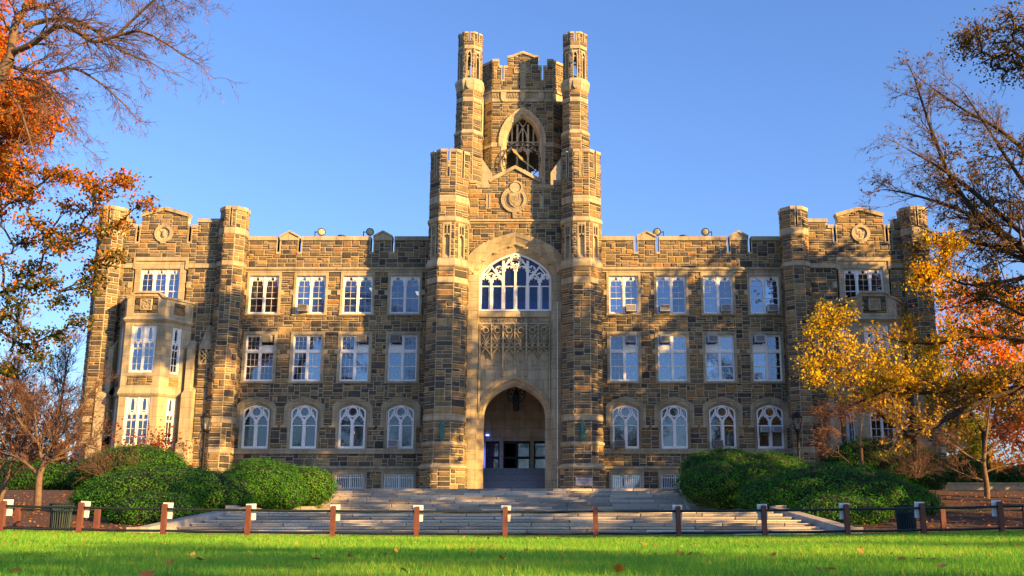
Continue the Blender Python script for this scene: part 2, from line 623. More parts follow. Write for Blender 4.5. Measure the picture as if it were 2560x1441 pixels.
def win_top(fr, cu, w=.965, z0=13.75, z1=16.28, lights=2, blind=None):
    win = surround(fr, cu, w, z0, z1, lug=15.0)
    mb = MB()
    mw = .13
    fr.box(mb, cu - w, cu - w + .06, z0, z1, -.3, -.06)
    fr.box(mb, cu + w - .06, cu + w, z0, z1, -.3, -.06)
    fr.box(mb, cu - w + .06, cu + w - .06, z0, z0 + .07, -.3, -.06)
    lw = (2 * w - .12 - mw * (lights - 1)) / lights
    for i in range(lights):
        a = cu - w + .06 + i * (lw + mw)
        if i:
            fr.box(mb, a - mw, a, z0 + .07, z1, -.3, -.05)
        c = a + lw / 2
        headplate(fr, mb, c, lw / 2, z1 - .66, .66, -.24, -.09)
        sash(fr, mb, a, a + lw, z0 + .07, z1 - .3, z0 + 1.05, 2, 5)
        pane(fr, win, a, a + lw, z0 + .05, z1)
        if blind and blind[i]:
            pane(fr, win, a + .03, a + lw - .03, z1 - blind[i] * (z1 - z0), z1, -.42, 'blind', 'blind')
    part(mb, 'frame', 'white', win)
    return win

def win_mid(fr, cu, w=.925, z0=9.35, z1=12.36, tr=11.29, blind=None, ac=None):
    win = surround(fr, cu, w, z0, z1, jw=.17, lug=11.1)
    mb = MB()
    fr.box(mb, cu - w, cu - w + .06, z0, z1, -.3, -.06)
    fr.box(mb, cu + w - .06, cu + w, z0, z1, -.3, -.06)
    fr.box(mb, cu - w + .06, cu + w - .06, z0, z0 + .08, -.3, -.06)
    fr.box(mb, cu - w + .06, cu + w - .06, z1 - .08, z1, -.3, -.06)
    fr.box(mb, cu - .07, cu + .07, z0 + .08, z1 - .08, -.3, -.05)
    for s in (0, 1):
        a, b = (cu - w + .06, cu - .07) if s == 0 else (cu + .07, cu + w - .06)
        fr.box(mb, a, b, tr - .07, tr + .07, -.29, -.055)
        sash(fr, mb, a, b, z0 + .08, tr - .07, z0 + .98, 3, 4)
        if ac == s:
            fr.box(mb, a, b, tr + .07, tr + .42, -.2, -.11)
        else:
            sash(fr, mb, a, b, tr + .07, z1 - .08, None, 3, 3)
        pane(fr, win, a, b, z0 + .06, z1 - .05)
        if blind and blind[s]:
            pane(fr, win, a + .03, b - .03, z1 - blind[s] * (z1 - z0), z1, -.42, 'blind', 'blind')
    part(mb, 'frame', 'white', win)
    return win

def teeth(fr, mb, pts, cu, cv, size, every, d0, d1):
    for i in range(every // 2 + 1, len(pts) - 1, every):
        u, v = pts[i]
        du, dv = cu - u, cv - v
        L = math.hypot(du, dv) or 1
        du, dv = du / L, dv / L
        fr.poly(mb, [(u - dv * size * .55, v + du * size * .55), (u + dv * size * .55, v - du * size * .55), (u + du * size, v + dv * size)], d0, d1)

def win_arch(fr, cu, w=.83, z0=5.11, sp=7.0, lattice=(), curtain=None):
    inn = arch(w, 7.42, .43, 10, cu, z0, k=2.1)
    mid = arch(w + .17, 7.52, .53, 10, cu, z0, k=2.1)
    hood0, hood1 = arch(w + .28, 7.62, .60, 10, cu, k=2.1), arch(w + .43, 7.69, .69, 10, cu, k=2.1)
    mb = MB()
    fr.band(mb, inn, mid, -.4, -.12, .09)
    fr.band(mb, arch(w + .169, 7.52, .529, 10, cu, k=2.1), arch(w + .3, 7.62, .62, 10, cu, k=2.1), -.1, .085)
    for s in (-1, 1):
        fr.box(mb, *sorted((cu + s * (w + .17), cu + s * (w + .29))), 6.44, 7.6, -.1, .083)
    win = part(mb, 'window', 'trim')
    hb = MB()
    fr.band(hb, hood0, hood1, -.05, .12, .17)
    for s in (-1, 1):
        a, b = sorted((cu + s * (w + .28), cu + s * (w + .43)))
        fr.box(hb, a, b, 6.56, 7.66, -.05, .15)
        a, b = sorted((cu + s * (w + .28), cu + s * (w + .62)))
        fr.box(hb, a, b, 6.42, 6.56, -.05, .17)
    part(hb, 'hood_mould', 'trim', win)
    f = MB()
    fr.band(f, arch(w - .08, 7.4, .37, 10, cu, z0, k=2.1), inn, -.3, -.06)
    fr.box(f, cu - w + .07, cu + w - .07, z0, z0 + .09, -.3, -.09)
    fr.box(f, cu - .075, cu + .075, z0 + .09, sp - .1, -.29, -.05)
    h = w / 2
    zr = sp - .44
    for s in (-1, 1):
        c = cu + s * h
        la = arch(h - .045, zr + .05, .62, 9, c, k=1.3)
        fr.ribbon(f, la, .08, -.28, -.07)
        teeth(fr, f, la, c, zr + .12, .11, 3, -.26, -.12)
        a, b = (cu - w + .07, cu - .065) if s < 0 else (cu + .065, cu + w - .07)
        fr.box(f, a, b, zr - .03, zr + .03, -.27, -.11)
        fr.box(f, a, a + .05, z0 + .09, zr - .03, -.26, -.12)
        fr.box(f, b - .05, b, z0 + .09, zr - .03, -.26, -.12)
        fr.box(f, a + .05, b - .05, z0 + .09, z0 + .15, -.26, -.12)
        og = [(cu + s * .03, sp - .12), (cu + s * .13, sp + .02), (cu + s * .33, sp + .16), (cu + s * .43, sp + .34), (cu + s * .42, sp + .55), (cu + s * .40, sp + .70)]
        fr.ribbon(f, og, .085, -.28, -.06)
        fr.ribbon(f, [(cu + s * (w - .05), sp - .1), (cu + s * (w - .2), sp + .08), (cu + s * .55, sp + .26), (cu + s * .47, sp + .42)], .06, -.28, -.1)
        pane(fr, win, a - .02, b + .02, z0 + .05, zr, -.2, 'glassdark')
        if (s + 1) // 2 in lattice:
            lt = MB()
            for i in range(-9, 8):
                z = z0 + .2 + i * .15
                for q in (-1, 1):
                    pts = [(a + .05, z if q > 0 else z + (b - a - .1) * 1.5), (b - .05, z + (b - a - .1) * 1.5 if q > 0 else z)]
                    pts = [p for p in pts]
                    (x1, y1), (x2, y2) = pts
                    lo, hi = z0 + .15, zr - .03
                    ts = [0, 1]
                    if y1 == y2: continue
                    t0, t1 = sorted(((lo - y1) / (y2 - y1), (hi - y1) / (y2 - y1)))
                    t0, t1 = max(0, t0), min(1, t1)
                    if t1 - t0 > .05:
                        fr.ribbon(lt, [(x1 + (x2 - x1) * t0, y1 + (y2 - y1) * t0), (x1 + (x2 - x1) * t1, y1 + (y2 - y1) * t1)], .018, -.198, -.185)
            part(lt, 'lead_lattice', 'lead', win)
        if curtain and curtain[(s + 1) // 2]:
            cb = MB()
            n = 8
            for i in range(n):
                x0, x1 = a + (b - a) * i / n, a + (b - a) * (i + 1) / n
                e = .35 + .3 * (i / n if s > 0 else 1 - i / n) * U(.7, 1.1)
                fr.box(cb, x0, x1, z0 + .2 + e * .9, zr + .4, -.5 - .05 * (i % 2), -.45 - .05 * (i % 2))
            part(cb, 'curtain', 'curtain', win)
    ring = arc((cu, sp + .42), .31, 0, 360, 24)[:-1]
    fr.ribbon(f, ring, .075, -.28, -.06, closed=True)
    teeth(fr, f, ring + ring[:2], cu, sp + .42, .1, 2, -.26, -.12)
    up = [(cu - w + .03, zr)] + arch(w - .03, 7.4, .41, 10, cu, k=2.1) + [(cu + w - .03, zr)]
    g = MB()
    fr.poly(g, up, -.212, -.2)
    part(g, 'pane', 'glassdark', win)
    part(f, 'frame', 'white', win)
    return win

def win_base(fr, cu, w=.93, z0=2.25, z1=3.55):
    mb = MB()
    for s in (-1, 1):
        fr.box(mb, *sorted((cu + s * w, cu + s * (w + .16))), z0, z1 + .12, -.4, .085)
    fr.box(mb, cu - w, cu + w, z1, z1 + .12, -.4, .08)
    win = part(mb, 'window', 'trim')
    f = MB()
    for u in (cu - w + .04, cu, cu + w - .04):
        fr.box(f, u - .045, u + .045, z0, z1, -.3, -.1)
    fr.box(f, cu - w, cu + w, z1 - .09, z1, -.3, -.105)
    part(f, 'frame', 'white', win)
    g = MB()
    for s in (-1, 1):
        for i in range(7):
            u = cu + s * (.13 + i * .117)
            fr.box(g, u - .017, u + .017, z0, z1 - .09, -.1, -.06)
    for z in (z0 + .42, z1 - .25):
        fr.box(g, cu - w + .02, cu + w - .02, z - .02, z + .02, -.06, -.03)
    part(g, 'window_bars', 'white', win)
    pane(fr, win, cu - w, cu + w, z0, z1, -.22)
    pane(fr, win, cu - w + .05, cu + w - .05, z0, z1, -.45, 'curtain', 'blind')
    return win

def room(x0, x1, y0, y1, z0, z1, m='room'):
    vs = [(x, y, z) for z in (z0, z1) for y in (y0, y1) for x in (x0, x1)]
    return part(MB().add(vs, [(0, 2, 3, 1), (4, 5, 7, 6), (1, 3, 7, 5), (3, 2, 6, 7), (2, 0, 4, 6)]), 'interior_room', m)

# ------------------------------------------------------------------ wings
ZT = 18.67      # top of parapet masonry, coping above
def merlon_slots(xs): return xs
def wing(x0, x1, cols, slots, blinds_t, blinds_m, acs, lat, cur, base_cols):
    rects, archs = [], []
    for i, c in enumerate(cols):
        rects += srect(c, .965, 13.75, 16.28, lug=15.0)
        rects += srect(c - .02, .925, 9.35, 12.36, jw=.17, lug=11.1)
        archs.append((arch(1.21, 7.66, .66, 8, c, 6.44), arch(.93, 7.48, .5, 8, c, 5.11)))
        rects.append((c - 1.0, c + 1.0, 5.0, 6.4))
    for c in base_cols:
        rects.append((c - 1.09, c + 1.09, 2.2, 3.67))
    rects += [(x0, x1, 16.52, 16.85), (x0, x1, 4.78, 5.11), (x0, x1, 3.67, 4.02)]
    for a, b in slots:
        rects.append((a - .07, b + .07, 17.75, 19.2))
    blk = lambda u, v: any(inside(a[0], u, v) for a in archs)
    hol = lambda u, v: any(inside(a[1], u, v) for a in archs)
    ashlar(FW, x0, x1, 2.2, ZT, rects, blk, hol, WALL)
    for i, c in enumerate(cols):
        win_top(FW, c, blind=blinds_t[i])
        win_mid(FW, c - .02, blind=blinds_m[i], ac=acs[i])
        win_arch(FW, c, lattice=lat[i], curtain=cur[i])
    for c in base_cols:
        win_base(FW, c)
    # string courses
    mb = MB()
    FW.poly(mb, [(x0, 16.52), (x1, 16.52), (x1, 16.85), (x0, 16.85)], -.1, .1)
    mb.add([FW.p(x0, 16.70, .1), FW.p(x1, 16.70, .1), FW.p(x1, 16.85, .1), FW.p(x0, 16.85, .1), FW.p(x0, 16.66, .2), FW.p(x1, 16.66, .2), FW.p(x0, 16.74, .2), FW.p(x1, 16.74, .2)],
           [(0, 1, 5, 4), (4, 5, 7, 6), (6, 7, 2, 3)])
    part(mb, 'string_course', 'trim')
    mb = MB()
    edges = [x0] + sorted(cols) + [x1]
    n = 9
    for i in range(n):
        a, b = x0 + (x1 - x0) * i / n, x0 + (x1 - x0) * (i + 1) / n
        FW.box(mb, a + .004, b - .004, 4.78, 5.10, -.3, .12)
    part(mb, 'sill_course', 'trim')
    mb = MB()
    FW.box(mb, x0, x1, 3.675, 3.82, -.3, .10)
    mb.add([FW.p(x0, 3.82, .10), FW.p(x1, 3.82, .10), FW.p(x1, 3.86, .24), FW.p(x0, 3.86, .24), FW.p(x1, 3.94, .24), FW.p(x0, 3.94, .24), FW.p(x1, 4.03, .04), FW.p(x0, 4.03, .04)],
           [(0, 1, 2, 3), (3, 2, 4, 5), (5, 4, 6, 7)])
    part(mb, 'water_table', 'trim')
    # parapet backing and coping between the slots
    cuts = [x0] + [x for s in slots for x in s] + [x1]
    segs = [(cuts[i], cuts[i + 1]) for i in range(0, len(cuts), 2)]
    pb, jb = MB(), MB()
    for a, b in segs:
        FW.box(pb, a, b, 17.75, ZT, -.5, -.004)
    FW.box(pb, x0, x1, 17.3, 17.75, -.5, -.004)
    for a, b in slots:
        FW.box(jb, a - .07, a, 17.85, ZT, -.5, .06)
        FW.box(jb, b, b + .07, 17.85, ZT, -.5, .06)
        FW.box(jb, a - .07, b + .07, 17.75, 17.88, -.5, .062)
    part(pb, 'parapet', 'mortar')
    part(jb, 'slot_jambs', 'trim', kind='stuff')
    for k, (a, b) in enumerate(segs):
        cb = MB()
        if k % 2:      # narrow gabled merlon
            c = (a + b) / 2
            FW.poly(cb, [(a - .02, ZT), (b + .02, ZT), (b + .02, ZT + .22), (c, ZT + .55), (a - .02, ZT + .22)], -.55, .1)
            FW.poly(cb, [(a - .02, ZT + .2), (c, ZT + .53), (b + .02, ZT + .2), (b + .02, ZT + .32), (c, ZT + .66), (a - .02, ZT + .32)], -.57, .18)
        else:
            n = max(1, round((b - a) / 1.3))
            for i in range(n):
                p, q = a + (b - a) * i / n, a + (b - a) * (i + 1) / n
                FW.box(cb, p + .003, q - .003, ZT, ZT + .27, -.55, .1)
        part(cb, 'coping', 'trim')
    rb = MB().box(x0, x1, 66.4, 82, 17.4, 17.7)
    rb.box(x0, x1, 81.7, 82, 2.2, 17.4)  # unseen roof and back wall, added to block light from the rooms
    part(rb, 'roof', 'roof')
    room(x0, x1, 66.42, 70, 4.6, 8.6)
    room(x0, x1, 66.42, 70, 9.0, 12.8)
    room(x0, x1, 66.42, 79, 13.3, 16.6)
    room(x0, x1, 66.42, 68, 2.2, 4.2, 'dark')

LC = [-16.4, -13.35, -10.3, -7.23]
RC = [7.0, 10.08, 13.13, 16.15]
wing(-18.4, -5.2, LC, [(-15.70, -15.53), (-14.31, -14.13), (-9.58, -9.39), (-8.18, -8.02)],
     [(.5, .5), (.5, 0), None, None], [None, None, None, None], [1, None, 1, 0], [(0,), (0,), (), ()], [None, None, None, (1, 1)], [-10.3, -7.23])
wing(5.2, 18.2, RC, [(7.75, 7.94), (9.17, 9.36), (13.83, 14.01), (15.22, 15.41)],
     [(.3, .7), (.6, .45), (0, 1), None], [(.35, .3), (0, .5), (.75, .9), (.6, 0)], [1, 0, 0, 0], [(), (), (), (1,)], [(1, 1), (1, 1), (1, 1), None], [7.0, 10.08])
lit = emit_mat('ceiling_light', (1, .82, .5), 1.6)
for x, y in ((-9.75, 69.0), (-9.7, 73.0), (-9.6, 77.0), (-6.75, 70.0), (-6.6, 75.0)):
    part(MB().box(x - .28, x + .28, y - .5, y + .5, 16.0 - .03 * (y - 69), 16.06 - .03 * (y - 69)), 'ceiling_light', lit)
part(MB().lathe((-10.55, 67.6, 6.15), [(.02, 0), (.12, .06), (.12, .16), (.02, .22)], 10), 'interior_lamp', emit_mat('warm_lamp', (1, .45, .08), 8))

# ------------------------------------------------------------------ octagonal shafts
T8 = math.tan(PI / 8)
def facet(cx, cy, a, k):
    g = k * PI / 4
    return Frame((cx + a * math.sin(g), cy - a * math.cos(g), 0), g)

def oct_stone(cx, cy, a, z0, z1, ks=(-2, -1, 0, 1, 2), rects=(), **kw):
    for k in ks:
        ashlar(facet(cx, cy, a, k), -a * T8, a * T8, z0, z1, rects, mb=WALL, cw=.19, **kw)

def oct_trim(cx, cy, prof, name='band'):
    return part(MB().octa(cx, cy, prof), name, 'trim')

def oct_crown(cx, cy, a, z0, z1, g=.07, zs=None, thick=.28, cop=.2, slots=range(-3, 5), ks=range(-3, 5)):
    zs = z0 if zs is None else zs
    s = a * T8
    body, cb, jb = MB(), MB(), MB()
    for k in ks:
        fr = facet(cx, cy, a, k)
        e = .003 * (k % 2)
        if k in slots:
            r = [(-g - .06, g + .06, zs, z1 + .1)]
            ashlar(fr, -s, s, z0, z1, r, mb=WALL, cw=.19)
            for p, q in ((-s, -g), (g, s)):
                fr.box(body, p, q, zs, z1 - e, -thick, -.004)
                fr.box(cb, p - .02 * (p < 0), q + .02 * (q > g), z1, z1 + cop - e, -thick - .03, .07)
            fr.box(jb, -g - .06, -g, zs, z1, -thick, .05)
            fr.box(jb, g, g + .06, zs, z1, -thick, .05)
            if zs > z0: fr.box(body, -s, s, z0, zs, -thick, -.004)
        else:
            ashlar(fr, -s, s, z0, z1, mb=WALL, cw=.19)
            fr.box(body, -s, s, z0, z1 - e, -thick, -.004)
            fr.box(cb, -s - .02, s + .02, z1, z1 + cop - e, -thick - .03, .07)
    part(body, 'parapet', 'mortar')
    part(cb, 'coping', 'trim')
    part(jb, 'slot_jambs', 'trim', kind='stuff')
    part(MB().octa(cx, cy, [(a - thick + .01, z0 - .3), (a - thick + .01, z0 + .05)]), 'turret_roof', 'roof')

def niche(fr, z0, z1):
    mb = MB()
    w = .27
    fr.box(mb, -w, -w + .09, z0, z1, -.2, .05)
    fr.box(mb, w - .09, w, z0, z1, -.2, .05)
    fr.box(mb, -w + .09, w - .09, z1 - .14, z1, -.2, .048)
    fr.box(mb, -w + .09, w - .09, z0, z1 - .14, -.24, -.14)
    fr.box(mb, -.02, .02, z1 - .75, z1 - .14, -.14, .03)
    for c in (-.1, .1):
        headplate(fr, mb, c, .08, z1 - .34, .2, -.14, .02, 3, .3)
    headplate(fr, mb, 0, .18, z1 - .98, .26, -.14, .03, 3, .3)
    mb.add([fr.p(-w + .09, z0, .05), fr.p(w - .09, z0, .05), fr.p(w - .09, z0 + .3, -.14), fr.p(-w + .09, z0 + .3, -.14)], [(0, 1, 2, 3)])
    return part(mb, 'niche', 'trim')

PX = {-1: -4.19, 1: 4.2}
PY = 63.6
for s in (-1, 1):
    cx = PX[s]
    oct_stone(cx, PY, 1.36, 2.2, 3.67, rects=[(-.5, .5, 2.69, 3.13)] if False else ())
    oct_trim(cx, PY, [(1.36, 3.66), (1.44, 3.72), (1.44, 3.86), (1.235, 4.0)], 'base_moulding')
    oct_stone(cx, PY, 1.22, 3.95, 5.02)
    oct_trim(cx, PY, [(1.235, 5.02), (1.33, 5.10), (1.33, 5.2), (1.24, 5.29)], 'base_moulding')
    oct_stone(cx, PY, 1.22, 5.28, 6.55)
    oct_trim(cx, PY, [(1.26, 6.55), (1.26, 6.91)])
    oct_stone(cx, PY, 1.22, 6.91, 15.01)
    oct_trim(cx, PY, [(1.26, 15.01), (1.26, 15.36)])
    oct_stone(cx, PY, 1.22, 15.36, 16.0)
    oct_trim(cx, PY, [(1.24, 15.98), (1.33, 16.05), (1.33, 16.28), (1.215, 16.58)])
    oct_stone(cx, PY, 1.2, 16.56, 18.86, rects=[(-.27, .27, 16.56, 18.86)])
    for k in (-2, -1, 0, 1, 2):
        niche(facet(cx, PY, 1.2, k), 16.56, 18.86)
    oct_trim(cx, PY, [(1.22, 18.86), (1.32, 18.95), (1.32, 19.10), (1.2, 19.28)])
    oct_stone(cx, PY, 1.2, 19.27, 20.19)
    oct_trim(cx, PY, [(1.24, 20.19), (1.24, 20.64)])
    oct_stone(cx, PY, 1.2, 20.64, 21.9)
    oct_crown(cx, PY, 1.2, 21.9, 23.5)
    # verdigris wall lantern on the front face
    fr = facet(cx, PY, 1.22, 0)
    lan = part(MB().lathe((fr.O.x, fr.O.y - .2, 0), [(.05, 5.28), (.14, 5.36), (.15, 5.42), (.13, 5.44), (.13, 6.2), (.17, 6.22), (.17, 6.28), (.1, 6.38), (.03, 6.46)], 8, ang=PI / 8), 'wall_lantern', 'bronze')
    lb = MB()
    for j in range(8):
        t = PI / 8 + j * PI / 4
        lb.tube([(fr.O.x + .145 * math.cos(t), fr.O.y - .2 + .145 * math.sin(t), z) for z in (5.4, 6.24)], .014, n=4)
    lb.box(fr.O.x - .05, fr.O.x + .05, fr.O.y - .16, fr.O.y + .02, 5.5, 5.6)
    lb.box(fr.O.x - .05, fr.O.x + .05, fr.O.y - .16, fr.O.y + .02, 6.05, 6.15)
    part(lb, 'lantern_cage', 'bronze', lan)

# carved date stone on the right pier base
fr = facet(PX[1], PY, 1.36, 0)
M['plaque'] = mat('pale_plaque', (.36, .37, .44), .7, .12, 8)
M['engrave'] = mat('engraved_limestone', (.17, .15, .125), .95, .2, 20)
pq = part(fr.box(MB(), -.45, .53, 2.68, 3.14, -.02, .1), 'inscribed_stone', 'plaque')

def letters(fr, mb, u0, u1, z0, z1, d, word):
    """carved block capitals: strokes on a 2x4 grid per character"""
    G = {'I': ['a'], 'N': ['l', 'd', 'r'], 'E': ['l', 't', 'm', 'b'], 'R': ['l', 't', 'q', 'm', 'e'], 'M': ['l', 'r', 'v'], 'O': ['l', 'r', 't', 'b'], 'V': ['V'], 'T': ['t', 'a'], 'S': ['t', 'm', 'b', 'p', 's'],
         'A': ['V2', 'm'], 'D': ['l', 'r', 't', 'b'], 'H': ['l', 'r', 'm'], 'L': ['l', 'b'], 'C': ['l', 't', 'b'], 'P': ['l', 't', 'q', 'm'], 'G': ['l', 't', 'b', 's'], 'F': ['l', 't', 'm'], 'X': ['d', 'd2'],
         '1': ['a'], '8': ['l', 'r', 't', 'm', 'b'], '9': ['p', 't', 'm', 'r', 'b'], '4': ['p', 'm', 'r'], '0': ['l', 'r', 't', 'b'], '5': ['t', 'p', 'm', 's', 'b'], '6': ['l', 't', 'm', 's', 'b'], '2': ['t', 'q', 'm', 'g', 'b']}
    n = len(word)
    cw = (u1 - u0) / n
    t = (z1 - z0) * .16
    h = z1 - z0
    zm = (z0 + z1) / 2
    for i, ch in enumerate(word):
        a, b = u0 + cw * (i + .14), u0 + cw * (i + .86)
        c = (a + b) / 2
        S = {'l': [(a, z0), (a, z1)], 'r': [(b, z0), (b, z1)], 't': [(a, z1), (b, z1)], 'b': [(a, z0), (b, z0)], 'm': [(a, zm), (b, zm)], 'a': [(c, z0), (c, z1)], 'd': [(a, z1), (b, z0)], 'd2': [(a, z0), (b, z1)],
             'q': [(b, zm), (b, z1)], 's': [(b, z0), (b, zm)], 'p': [(a, zm), (a, z1)], 'g': [(a, z0), (a, zm)], 'e': [(a + (b - a) * .4, zm), (b, z0)], 'v': [(a, z1), (c, zm), (b, z1)], 'V': [(a, z1), (c, z0), (b, z1)], 'V2': [(a, z0), (c, z1), (b, z0)]}
        for k in G.get(ch, ()):
            fr.ribbon(mb, S[k], t, d - .01, d)
lm = MB()
letters(fr, lm, -.3, .38, 2.95, 3.07, .104, 'EAR')
letters(fr, lm, -.3, .38, 2.75, 2.87, .104, 'AMNOS')
part(lm, 'carved_letters', 'engrave', pq, kind='stuff')

# ------------------------------------------------------------------ porch front between the piers
OUT = arch(3.05, 16.75, 1.95, 12, k=1.95)
MID = arch(2.86, 16.25, 2.2, 12, k=1.95)
INN = arch(2.3, 15.66, 1.87, 12, k=1.95)
outp = [(-3.2, 15.5)] + OUT + [(3.2, 15.5)]
def gtop(u):
    a = abs(u + .06)
    if a < 1.58: return 23.1 - a / 1.58 * .85
    if a < 2.55: return 21.72
    return 22.05
ashlar(FC, -3.1, 3.1, 15.9, 23.2, [(-3.1, 3.1, 19.31, 19.61), (-1.86, -1.7, 20.4, 21.2), (1.6, 1.76, 20.4, 21.2)], lambda u, v: inside(outp, u, v) or v > gtop(u) - .06 or math.hypot(u + .07, (v - 20.95) * .9) < .8,
       lambda u, v: inside([(-2.8, 15.5)] + MID + [(2.8, 15.5)], u, v) or v > gtop(u), WALL)
gb = MB()
prof = [(-3.1, 22.05), (-2.55, 22.05), (-2.55, 21.72), (-1.62, 21.72), (-1.62, 22.25), (-.06, 23.1), (1.5, 22.25), (1.5, 21.72), (2.43, 21.72), (2.43, 22.05), (3.1, 22.05)]
FC.poly(gb, [(-3.1, 19.7)] + prof + [(3.1, 19.7)], -.5, -.004)
FC.box(gb, -3.1, 3.1, 17.9, 19.7, -.5, -.3)
part(gb, 'parapet', 'mortar')
gm = MB()
FC.ribbon(gm, [(-1.75, 22.18), (-1.6, 22.27), (-.06, 23.12), (1.48, 22.27), (1.63, 22.18)], .24, -.6, .16)
for a, b, z in ((-3.05, -2.52, 22.05), (-2.52, -1.66, 21.72), (1.54, 2.42, 21.72), (2.42, 3.05, 22.05)):
    FC.box(gm, a, b, z, z + .2, -.55, .1)
part(gm, 'gable_coping', 'trim')
sb = MB()
FC.box(sb, -3.1, 3.1, 19.31, 19.61, -.1, .1)
sb.add([FC.p(-3.1, 19.42, .1), FC.p(3.1, 19.42, .1), FC.p(3.1, 19.44, .2), FC.p(-3.1, 19.44, .2), FC.p(3.1, 19.5, .2), FC.p(-3.1, 19.5, .2), FC.p(3.1, 19.605, .1), FC.p(-3.1, 19.605, .1)], [(0, 1, 2, 3), (3, 2, 4, 5), (5, 4, 6, 7)])
part(sb, 'string_course', 'trim')
for c in (-1.78, 1.68):
    q = MB()
    FC.box(q, c - .14, c - .05, 20.4, 21.3, -.2, .06); FC.box(q, c + .05, c + .14, 20.4, 21.3, -.2, .06)
    FC.box(q, c - .14, c + .14, 20.3, 20.4, -.2, .065); FC.box(q, c - .05, c + .05, 20.4, 21.3, -.3, -.2)
    part(q, 'arrow_slit', 'trim')
# the great arch
ab = MB()
FC.band(ab, MID, OUT, -.3, .1, .2)
FC.band(ab, INN, MID, -.85, -.46, .08)
FC.band(ab, arch(2.56, 15.93, 2.04, 12, k=1.95), arch(2.66, 16.02, 2.1, 12, k=1.95), -.6, -.12, -.08)
for s in (-1, 1):
    FC.poly(ab, [(s * 2.86, 16.25), (s * 2.7, 15.95), (s * 3.1, 15.95), (s * 3.1, 16.76), (s * 3.05, 16.75)], -.3, .09)
ga = part(ab, 'great_arch', 'trim')
bo = MB()
for i in range(2, 23, 3):
    (u, v), (p, q) = INN[i], MID[i]
    c = ((u + p) / 2, (v + q) / 2)
    for dx, dz, r in ((0, 0, .15), (.14, .02, .1), (-.14, -.02, .1), (0, .11, .08)):
        P0 = FC.p(c[0] + dx, c[1] + dz, -.2)
        bo.lathe((P0.x, P0.y, P0.z), [(.02, -r * .8), (r * .9, -r * .3), (r, 0), (r * .7, r * .6), (.02, r * .85)], 6)
part(bo, 'carved_boss', 'trim', ga, kind='stuff')
jb = MB()
for s in (-1, 1):
    z = 2.2
    while z < 15.9:
        h = min(U(.8, 1.25), 15.95 - z)
        if 15.95 - z - h < .4: h = 15.95 - z
        FC.box(jb, *sorted((s * 2.32, s * 2.68)), z + .008, z + h - .008, -.9, .0)
        FC.box(jb, *sorted((s * 2.688, s * 3.15)), z + .008 + .2, min(15.95, z + h + .2) - .008, -.3, .045)
        z += h
    FC.box(jb, *sorted((s * 2.3, s * 2.32)), 2.2, 15.7, -.9, -.02)
    FC.box(jb, *sorted((s * 2.688, s * 3.15)), 2.2, 2.4, -.3, .04)
part(jb, 'porch_jambs', 'trim')

# great traceried window
FG = Frame((0, 64.84, 0))
gw = part(FG.box(MB(), -2.3, 2.3, 13.42, 13.68, -.3, .12), 'great_window', 'trim')
g = MB()
FG.poly(g, [(-2.28, 13.68)] + arch(2.28, 15.66, 1.85, 12, k=1.95) + [(2.28, 13.68)], -.11, -.1)
part(g, 'stained_glass', 'stained', gw)
w = MB()
FG.band(w, arch(2.16, 15.66, 1.74, 12, 0, 13.68, k=1.95), arch(2.31, 15.66, 1.88, 12, 0, 13.68, k=1.95), -.2, .04)
FG.box(w, -2.16, 2.16, 13.68, 13.8, -.2, .05)
for u, zt, ww in ((-1.55, 15.75, .15), (-.775, 16.98, .17), (0, 16.35, .15), (.775, 16.98, .17), (1.55, 15.75, .15)):
    FG.box(w, u - ww / 2, u + ww / 2, 13.8, zt, -.2, .06)
cs = [-1.93, -1.16, -.388, .388, 1.16, 1.93]
for i, c in enumerate(cs):
    hw = .31 if i not in (0, 5) else .27
    zs = 16.3 if i in (2, 3) else 15.55
    FG.box(w, c - hw, c + hw, 15.27, 15.34, -.18, .02)
    FG.box(w, c - hw, c - hw + .05, 13.8, 15.27, -.17, .0)
    FG.box(w, c + hw - .05, c + hw, 13.8, 15.27, -.17, .0)
    headplate(FG, w, c, hw, zs, .36, -.18, .02, 3, .4)
    a = arch(hw + .06, zs + .06, .55 if i in (2, 3) else .5, 7, c, k=1.4)
    FG.ribbon(w, a, .09, -.19, .05)
for s in (-1, 1):
    FG.ribbon(w, [(s * .80, 15.6), (s * 1.15, 16.05), (s * 1.55, 16.62)], .1, -.19, .045)
    FG.ribbon(w, [(s * 2.24, 15.68), (s * 1.93, 16.08), (s * 1.62, 15.68)], .09, -.19, .04)
    FG.ribbon(w, [(s * 1.93, 16.08), (s * 1.55, 16.55)], .08, -.19, .04)
    for cu, cv, r in ((s * 1.55, 15.98, .21), (s * 1.05, 16.42, .22)):
        q = arc((cu, cv), r, 45, 405, 16)[:-1]
        FG.ribbon(w, q, .05, -.17, .02, closed=True)
        teeth(FG, w, q + q[:3], cu, cv, .15, 4, -.16, .015)
    FG.ribbon(w, [(s * .06, 16.45), (s * .12, 16.62), (s * .3, 16.8), (s * .36, 17.0), (s * .28, 17.25), (s * .05, 17.42)], .09, -.19, .05)
    FG.ribbon(w, [(s * .74, 16.6), (s * .55, 16.85), (s * .42, 17.1)], .08, -.19, .04)
ring = arc((0, 17.0), .27, 0, 360, 24)[:-1]
FG.ribbon(w, ring, .05, -.17, .03, closed=True)
teeth(FG, w, ring + ring[:4], 0, 17.0, .12, 4, -.16, .025)
part(w, 'tracery', 'white', gw)

